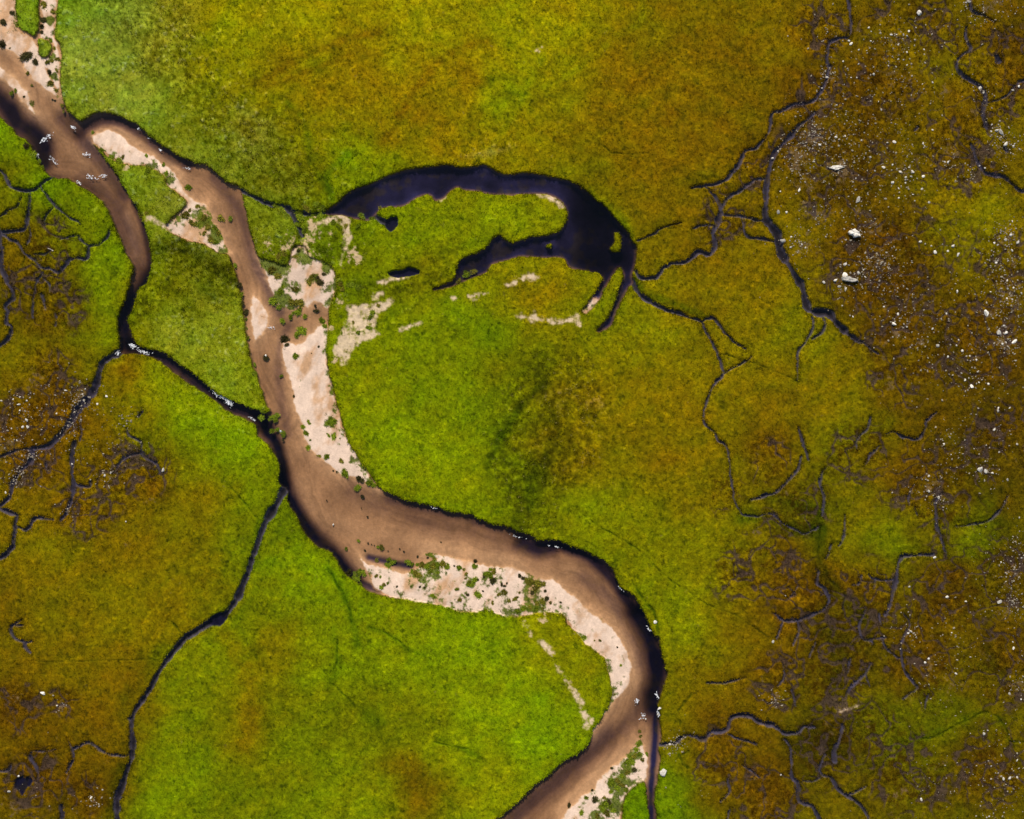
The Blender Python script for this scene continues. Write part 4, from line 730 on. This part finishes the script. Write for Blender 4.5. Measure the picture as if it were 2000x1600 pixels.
# short sward
px, py, jj, ii, rg = scatter(260000, 5, lambda a, b: np.clip(vegm[a, b], 0, 1) * (1 - .6 * mudn[a, b]) * (Z[a, b] > WL + .1))
base = COL[jj, ii]
lum = np.exp(rg.normal(0, .30, len(px)))[:, None]
spark = (rg.random(len(px)) < .035)[:, None]
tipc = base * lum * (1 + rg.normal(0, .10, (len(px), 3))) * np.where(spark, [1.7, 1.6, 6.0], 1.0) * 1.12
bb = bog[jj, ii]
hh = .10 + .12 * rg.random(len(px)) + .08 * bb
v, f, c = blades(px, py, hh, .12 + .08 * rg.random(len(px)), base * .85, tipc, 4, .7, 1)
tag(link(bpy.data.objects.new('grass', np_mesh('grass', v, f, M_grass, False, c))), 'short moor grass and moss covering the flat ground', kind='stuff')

# rush beds
px, py, jj, ii, rg = scatter(400000, 6, lambda a, b: np.clip(reed[a, b], 0, 1.2) * .8 * vegm[a, b] * (Z[a, b] > WL + .05) * (.12 + .88 * (fbm(X[a, b] + Y[a, b] * .3, Y[a, b] * .6 - X[a, b] * .5, 20, 71, 3, .7) > .02)) * .34)
base = COL[jj, ii]; pl = pale[jj, ii][:, None]
straw = lin([205, 200, 120]) * GAIN
isp = (rg.random(len(px)) < .06 + .25 * pl[:, 0])[:, None]
tipc = np.where(isp, straw * (.6 + .7 * rg.random((len(px), 1))) * (.6 + .4 * pl) + base * .4, base * (.7 + .7 * rg.random((len(px), 1))))
v, f, c = blades(px, py, .20 + .2 * rg.random(len(px)), .12 + .1 * rg.random(len(px)), base * 1.15, tipc * 1.15, 5, .55, 2)
tag(link(bpy.data.objects.new('rushes', np_mesh('rushes', v, f, M_rush, False, c))), 'beds of rushes with straw coloured tips in the meadow', kind='stuff')

# overhanging grass along every cut bank
px, py, jj, ii, rg = scatter(1500000, 8, lambda a, b: ((np.maximum(sd_c, W1r)[a, b] > -4.5) & (np.maximum(sd_c, W1r)[a, b] < -.3) & (bm[a, b] < .3)) * .42)
base = COL[jj, ii] * np.exp(rg.normal(0, .35, len(px)))[:, None]
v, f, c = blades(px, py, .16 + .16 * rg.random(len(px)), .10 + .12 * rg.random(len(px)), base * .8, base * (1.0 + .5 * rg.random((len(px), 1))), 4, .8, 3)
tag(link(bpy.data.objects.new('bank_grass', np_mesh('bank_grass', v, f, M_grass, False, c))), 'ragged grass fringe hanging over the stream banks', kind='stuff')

# sparse seedlings on the bars
px, py, jj, ii, rg = scatter(260000, 9, lambda a, b: vpm[a, b] * .9 + (sd_c[a, b] > -1) * (rel[a, b] > .0) * (np.clip(fbm(X[a, b], Y[a, b], 40, 72, 3) * 1.6 - .15, 0, 1) ** 1.5) * (sstep(30, 3, sd_c[a, b]) * .6 + .5 * np.exp(-((X[a, b] - 580) ** 2 / 60 ** 2 + (Y[a, b] - 545) ** 2 / 60 ** 2))))
base = lin([108, 124, 34]) * (.5 + .8 * rg.random((len(px), 1)))
v, f, c = blades(px, py, .10 + .15 * rg.random(len(px)), .08 + .16 * rg.random(len(px)), base * .7, base, 5, .8, 4)
tag(link(bpy.data.objects.new('bar_seedlings', np_mesh('bar_seedlings', v, f, M_grass, False, c))), 'sprinkling of tiny green seedlings on the sand bars', kind='stuff')

# ------------------------------------------------------------------ stones
def ico(n):
    import bmesh
    bm_ = bmesh.new(); bmesh.ops.create_icosphere(bm_, subdivisions=n, radius=1)
    v = np.array([q.co[:] for q in bm_.verts]); f = np.array([[w.index for w in q.verts] for q in bm_.faces]); bm_.free()
    return v, f
IV, IF = ico(2); IV3, IF3 = ico(3)
def rock_verts(seed, flat=.55, V0=None):
    rg = np.random.default_rng(seed); v = (IV3 if V0 is None else V0).copy()
    for k in range(9):                                   # planes cut the block into facets
        d = rg.normal(size=3); d /= np.linalg.norm(d); off = .55 + .3 * rg.random()
        s = v @ d; over = np.clip(s - off, 0, None); v -= over[:, None] * d * .92
    v *= np.array([1 + .35 * rg.random(), .7 + .25 * rg.random(), flat]) * (1 + .03 * rg.normal(size=(len(v), 1)))
    return v
rock_meshes = [np_mesh('boulder', rock_verts(100 + k, .45 + .08 * (k % 3)), IF3, M_stone, False) for k in range(7)]

def slab_mesh(seed, L, W_, h):
    rg = np.random.default_rng(seed); n = 13; t_ = np.arange(n) * 2 * np.pi / n + rg.normal(0, .1, n)
    rr_ = 1 + .22 * rg.normal(size=n); rr_ = np.clip(rr_, .6, 1.3)
    ring = np.stack([np.cos(t_) * L * rr_, np.sin(t_) * W_ * rr_], -1)
    V_ = []
    for k, (sc_, z_) in enumerate(((1.05, -.4), (1.0, h * .6), (.88, h), (.45, h * 1.12))):
        V_ += [(x * sc_, y * sc_, z_ + .06 * rg.normal() * (k > 0)) for x, y in ring]
    V_.append((0, 0, h * 1.15)); F_ = []
    for k in range(3):
        for a_ in range(n):
            b_ = (a_ + 1) % n; F_ += [(k * n + a_, k * n + b_, (k + 1) * n + b_), (k * n + a_, (k + 1) * n + b_, (k + 1) * n + a_)]
    F_ += [(3 * n + a_, 3 * n + (a_ + 1) % n, 4 * n) for a_ in range(n)]
    return np_mesh('boulder', V_, F_, M_stone, False)
def nearest(marks, x, y):
    return min(marks, key=lambda m: (m[0] - x) ** 2 + (m[1] - y) ** 2)[2]
def order_words(items):
    """items: list of dict(x, y, head, where): set a label for each"""
    from collections import defaultdict
    g = defaultdict(list)
    for it in items: g[(it['head'], it['where'])].append(it)
    for (head, where), L in g.items():
        if len(L) == 1: L[0]['label'] = head + ' ' + where; continue
        if len(L) == 2:
            a, b = L
            if abs(a['x'] - b['x']) > abs(a['y'] - b['y']):
                a, b = sorted(L, key=lambda q: q['x']); w = ('left', 'right')
            else: a, b = sorted(L, key=lambda q: q['y']); w = ('upper', 'lower')
            a['label'] = f'{w[0]} {head} {where}'; b['label'] = f'{w[1]} {head} {where}'; continue
        rest = list(L)
        for key, rev, word in (('x', False, 'leftmost'), ('x', True, 'rightmost'), ('y', False, 'topmost'), ('y', True, 'lowest')):
            if not rest: break
            q = sorted(rest, key=lambda s: s[key], reverse=rev)[0]; rest.remove(q)
            q['label'] = f'{word} {head} {where}'
        for q in rest: q['label'] = f'inner {head} {where}'
    for it in items:
        for a_, b_ in ((' the ', ' '), (' wide ', ' '), (' upper part', ''), (', lower part', ''), (', middle part', '')):
            if len(it['label'].split()) > 16: it['label'] = it['label'].replace(a_, b_)
        if len(it['label'].split()) > 16: print('LONG', it['label'])

special = {(1657, 545): 'long flat white rock slab lying among grey mud patches on the heath', (1668, 456): 'large white triangular outcrop split by a dark crack',
 (1296, 1508): 'big pale boulder beside the narrow side channel near the bottom edge', (1796, 25): 'white angular boulder alone on the moor near the top edge',
 (1914, 917): 'largest white block of the rubble heap in the dark moor', (84, 1354): 'lone white boulder in the olive turf on the lower left',
 (1635, 328): 'low grey slab sunk in the mud of the upper right heath', (1928, 612): 'bluish white block at the right edge below the gravel spill',
 (1952, 1176): 'white block on the lower right edge beside pink gravel', (1532, 471): 'broken white boulder at the bend of the wide slate coloured stream'}
items = []
for q in P(ROCKS):
    x, y, s = q
    head = ('large white boulder' if s >= 10 else 'white boulder' if s >= 7 else 'small white stone' if s >= 5 else 'tiny pale stone')
    items.append(dict(x=x, y=y, s=s, head=head, where=nearest(MARKS_ROCK, x, y)))
order_words(items)
rg = np.random.default_rng(4)
for k, it in enumerate(items):
    x, y, s = it['x'], it['y'], it['s']
    o = link(bpy.data.objects.new('boulder' if s >= 7 else 'stone', rock_meshes[k % 7]))
    jj, ii = ij([x], [y]); z = float(Z[jj, ii][0])
    r = s * .1 * .5
    stretch = 1.0
    if (x, y) == (1657, 545): o.data = slab_mesh(5, 1.5, .55, .45); o.rotation_euler = (0, 0, math.radians(-8))
    elif (x, y) == (1635, 328): o.data = slab_mesh(6, 1.4, .4, .15); o.rotation_euler = (0, 0, .05)
    elif (x, y) == (1668, 456): o.data = slab_mesh(8, 1.15, .7, .6); o.rotation_euler = (0, 0, math.radians(-20))
    else:
        o.scale = (r * rg.uniform(.8, 1.1), r * rg.uniform(.75, 1.05), r * rg.uniform(.8, 1.2)); o.rotation_euler = (rg.normal(0, .15), rg.normal(0, .15), rg.uniform(0, 6.28))
    o.location = ((x - 1000) / 10, (800 - y) / 10, max(z, WL) + r * .12)
    tag(o, special.get((x, y), it['label']), 'boulder' if s >= 7 else 'stone', 'pale boulders on the moor' if s >= 7 else 'small pale stones on the moor')

# the countless small ones
PV, PF = ico(1); vs = []; fs = []; base_i = 0
for q in P(PEB):
    n = int(q[3])
    spread = q[2] * np.where(rg.random(n) < .45, 1.5, .6); sx = rg.normal(q[0], 1, n) * 0 + q[0] + rg.normal(0, 1, n) * spread; sy = q[1] + rg.normal(0, 1, n) * spread
    jj, ii = ij(sx, sy)
    for a_, b_, j_, i_ in zip(sx, sy, jj, ii):
        if sd_c[j_, i_] > 0: continue
        r = .05 + .13 * rg.random() ** 2.6
        an = rg.uniform(0, 6.28); ca, sa = math.cos(an), math.sin(an)
        v = PV * np.array([r * rg.uniform(.9, 1.6), r * rg.uniform(.7, 1.1), r * .7]) * (1 + .18 * rg.normal(size=(len(PV), 1)))
        v = np.stack([v[:, 0] * ca - v[:, 1] * sa, v[:, 0] * sa + v[:, 1] * ca, v[:, 2]], -1)
        v += np.array([(a_ - 1000) / 10, (800 - b_) / 10, max(float(Z[j_, i_]), WL) + .05])
        vs.append(v); fs.append(PF + base_i); base_i += len(PV)
tag(link(bpy.data.objects.new('pebbles', np_mesh('pebbles', np.concatenate(vs), np.concatenate(fs), M_peb, False))), 'countless small pale stones strewn over the boggy ground', kind='stuff')

# ------------------------------------------------------------------ plants on the bars
def tuft_mesh(name, seed, col, dark, dense):
    rg = np.random.default_rng(seed); VV = []; FF = []; CC = []; b = 0
    nl = 3 if dark else 7
    for q in range(nl):
        a = rg.random() * 6.283; d = (.62 * math.sqrt(rg.random())) if not dark else .3 * rg.random(); s_ = rg.uniform(.16, .40) if not dark else rg.uniform(.45, .7)
        cx, cy = math.cos(a) * d, math.sin(a) * d
        v = IV * (1 + .22 * rg.normal(size=(len(IV), 1)))
        v = v * np.array([s_ * rg.uniform(.8, 1.3), s_ * rg.uniform(.7, 1.1), s_ * rg.uniform(.7, 1.2)]) + np.array([cx, cy, .08])
        VV.append(v); FF.append(IF + b); b += len(v)
        CC.append(np.repeat(np.array([col]) * .6 * np.exp(rg.normal(0, .25)), len(v), 0) * (1 + .25 * rg.normal(size=(len(v), 1))))
        nb = dense // nl
        ang = rg.random(nb) * 6.283; rad = np.sqrt(rg.random(nb)); S2 = s_ * 1.25
        bx, by = cx + np.cos(ang) * rad * S2, cy + np.sin(ang) * rad * S2; bz = .05 + s_ * .8 * np.sqrt(1 - rad ** 2 * .95)
        la = ang + rg.normal(0, .8, nb); ln = .10 + .30 * rg.random(nb); wd = .025 + .06 * rg.random(nb); pa = la + 1.57
        tri = np.empty((nb, 3, 3))
        tri[:, 0] = np.stack([bx - np.cos(pa) * wd, by - np.sin(pa) * wd, bz - .15], -1)
        tri[:, 1] = np.stack([bx + np.cos(pa) * wd, by + np.sin(pa) * wd, bz - .15], -1)
        tri[:, 2] = np.stack([bx + np.cos(la) * ln * (.4 + rad), by + np.sin(la) * ln * (.4 + rad), bz + ln * (.9 - .5 * rad)], -1)
        cc = np.repeat((np.array(col)[None] * np.exp(rg.normal(0, .42, nb))[:, None] * (1 + rg.normal(0, .12, (nb, 3))))[:, None], 3, 1)
        VV.append(tri.reshape(-1, 3)); FF.append(np.arange(nb * 3).reshape(-1, 3) + b); b += nb * 3; CC.append(cc.reshape(-1, 3))
    return np_mesh(name, np.concatenate(VV), np.concatenate(FF), M_rush, False, np.clip(np.concatenate(CC), .002, 1))
cols = {'g': lin([126, 140, 30]), 'o': lin([124, 116, 36]), 'd': lin([72, 66, 34])}
tm = {k: [tuft_mesh('rush_tuft', 300 + 10 * ord(k) + s, cols[k] * (.7 + .09 * s), k == 'd', 240) for s in range(8)] for k in cols}
items = []
for q in TUFT.split():
    x, y, r, k = q.split(','); x, y, r = float(x), float(y), float(r)
    sz = 'broad' if r >= 9 else 'small' if r >= 5 else 'tiny'
    if k == 'd': head = {'broad': 'broad blackish peat hag', 'small': 'small blackish clod', 'tiny': 'tiny dark clod'}[sz]
    else: head = f"{sz} {'bright green' if k == 'g' else 'olive brown'} {'bush' if r >= 9 else 'tuft'}"
    items.append(dict(x=x, y=y, r=r, k=k, head=head, where=nearest(MARKS_TUFT, x, y)))
order_words(items)
for n, it in enumerate(items):
    x, y, r, k = it['x'], it['y'], it['r'], it['k']
    nm = 'peat_clod' if k == 'd' else 'bush' if r >= 9 else 'rush_tuft'
    o = link(bpy.data.objects.new(nm, tm[k][(n * 5 + 3) % 8]))
    jj, ii = ij([x], [y]); z = float(Z[jj, ii][0]); s = r * .1 * .88
    zs = s * (.55 if k == 'd' else .7)
    o.scale = (s * rg.uniform(.75, 1.35), s * rg.uniform(.65, 1.1), zs * rg.uniform(.8, 1.1)); o.rotation_euler = (0, 0, rg.uniform(0, 6.28))
    o.location = ((x - 1000) / 10, (800 - y) / 10, max(z, WL - .12))
    tag(o, it['label'], {'peat_clod': 'clod', 'bush': 'bush', 'rush_tuft': 'tuft'}[nm], {'peat_clod': 'dark peat clods on the sand bars', 'bush': 'low bushes on the bars and banks', 'rush_tuft': 'tufts on the bars and banks'}[nm])

# a bleached pole lying in the left bog and a bar of driftwood in the lower right one
def stick(name, pts, r, label):
    p = catmull(pts, 4); p = np.stack([(p[:, 0] - 1000) / 10, (800 - p[:, 1]) / 10], -1)
    jj, ii = ij(1000 + p[:, 0] * 10, 800 - p[:, 1] * 10); z = np.maximum(Z[jj, ii], WL) + r * .8
    n = len(p); vv = []; ff = []
    for a_ in range(n):
        d = p[min(a_ + 1, n - 1)] - p[max(a_ - 1, 0)]; d /= np.linalg.norm(d) + 1e-9
        rr_ = r * (1 - .6 * a_ / n)
        for s_ in range(6):
            t_ = s_ * math.pi / 3; vv.append((p[a_, 0] - d[1] * math.cos(t_) * rr_, p[a_, 1] + d[0] * math.cos(t_) * rr_, z[a_] + math.sin(t_) * rr_))
        if a_:
            for s_ in range(6): ff.append((6 * (a_ - 1) + s_, 6 * (a_ - 1) + (s_ + 1) % 6, 6 * a_ + (s_ + 1) % 6, 6 * a_ + s_))
    m, nt, out = mat('bleached_wood'); tcd = nt.nodes.new('ShaderNodeTexCoord').outputs['Object']
    rp = nt.nodes.new('ShaderNodeValToRGB'); nt.links.new(noise(nt, tcd, 4, 4), rp.inputs[0])
    rp.color_ramp.elements[0].color = (.22, .18, .14, 1); rp.color_ramp.elements[1].color = (.7, .62, .52, 1)
    bs = N(nt, 'ShaderNodeBsdfPrincipled', Roughness=.9); nt.links.new(rp.outputs[0], bs.inputs['Base Color']); nt.links.new(bs.outputs[0], out.inputs['Surface'])
    tag(link(bpy.data.objects.new(name, np_mesh(name, vv, ff, m, True))), label, 'driftwood')
stick('driftwood', [(103, 490), (98, 487), (92, 485)], .12, 'short bleached stick lying in the left bog')

# ------------------------------------------------------------------ white water
m, nt, out = mat('foam')
bs = N(nt, 'ShaderNodeBsdfPrincipled', Roughness=.7)
f_ = mrange(nt, noise(nt, nt.nodes.new('ShaderNodeNewGeometry').outputs['Position'], 5, 3), .3, .7, .55, .9)
cb = nt.nodes.new('ShaderNodeCombineColor')
for q in range(3): nt.links.new(f_, cb.inputs[q])
nt.links.new(cb.outputs[0], bs.inputs['Base Color']); nt.links.new(bs.outputs[0], out.inputs['Surface'])
vs = []; fs = []; b0 = 0
for q in FOAM.split():
    x, y, L, W_, an, n = [float(v) for v in q.split(',')]
    ca, sa = math.cos(math.radians(an)), math.sin(math.radians(an))
    for k in range(int(n)):
        u = rg.normal(0, L * .27); w_ = rg.normal(0, W_ * .27)
        cx = x + u * ca + w_ * sa; cy = y - u * sa + w_ * ca
        jj, ii = ij([cx], [cy])
        if Z[jj, ii][0] > WL: continue
        m_ = 7; t_ = np.arange(m_) * 2 * np.pi / m_; r1 = rg.uniform(.04, .20); r2 = r1 * rg.uniform(.15, .5)
        rr_ = 1 + .35 * rg.normal(size=m_); a2 = math.radians(an) + rg.normal(0, .6); c2, s2 = math.cos(a2), math.sin(a2)
        ex = np.cos(t_) * r1 * rr_; ey = np.sin(t_) * r2 * rr_
        ring = np.stack([(cx - 1000) / 10 + ex * c2 - ey * s2, (800 - cy) / 10 + ex * s2 + ey * c2, np.full(m_, WL + .004)], -1)
        top = np.array([[(cx - 1000) / 10, (800 - cy) / 10, WL + .035 + .03 * rg.random()]])
        vs.append(np.concatenate([ring, top])); fs.append(np.array([[k2, (k2 + 1) % m_, m_] for k2 in range(m_)]) + b0); b0 += m_ + 1
tag(link(bpy.data.objects.new('foam', np_mesh('foam', np.concatenate(vs), np.concatenate(fs), m, True))), 'white broken water at the rapids of the river and stream', kind='stuff')

# ------------------------------------------------------------------ light, camera
EL, AZ = math.radians(42), math.radians(-10)          # sun stands to the north (top of the picture), slightly west
d = Vector((math.sin(AZ) * math.cos(EL), math.cos(AZ) * math.cos(EL), math.sin(EL)))
sl = bpy.data.lights.new('sun', 'SUN'); sl.energy = 4.5; sl.angle = math.radians(.53); sl.color = (1, .95, .88)
so = link(bpy.data.objects.new('sun', sl)); so.rotation_euler = d.to_track_quat('Z', 'Y').to_euler(); so.location = (0, 0, 100)
w = bpy.data.worlds.new('World'); bpy.context.scene.world = w; w.use_nodes = True
nt = w.node_tree; nt.nodes.clear()
sky = nt.nodes.new('ShaderNodeTexSky'); sky.sky_type = 'NISHITA'; sky.sun_disc = False; sky.sun_elevation = EL; sky.sun_rotation = AZ
bg = nt.nodes.new('ShaderNodeBackground'); bg.inputs[1].default_value = .10
wo = nt.nodes.new('ShaderNodeOutputWorld'); nt.links.new(sky.outputs[0], bg.inputs[0]); nt.links.new(bg.outputs[0], wo.inputs[0])
cam = bpy.data.cameras.new('camera'); cam.sensor_width = 36; cam.lens = 36 * 220 / 200; cam.clip_end = 5000; cam.clip_start = 1
co = link(bpy.data.objects.new('camera', cam)); co.location = (0, 0, 220); co.rotation_euler = (0, 0, 0)
sc = bpy.context.scene; sc.camera = co
sc.view_settings.view_transform = 'Standard'; sc.view_settings.look = 'None'; sc.view_settings.gamma = 1; sc.view_settings.exposure = 0
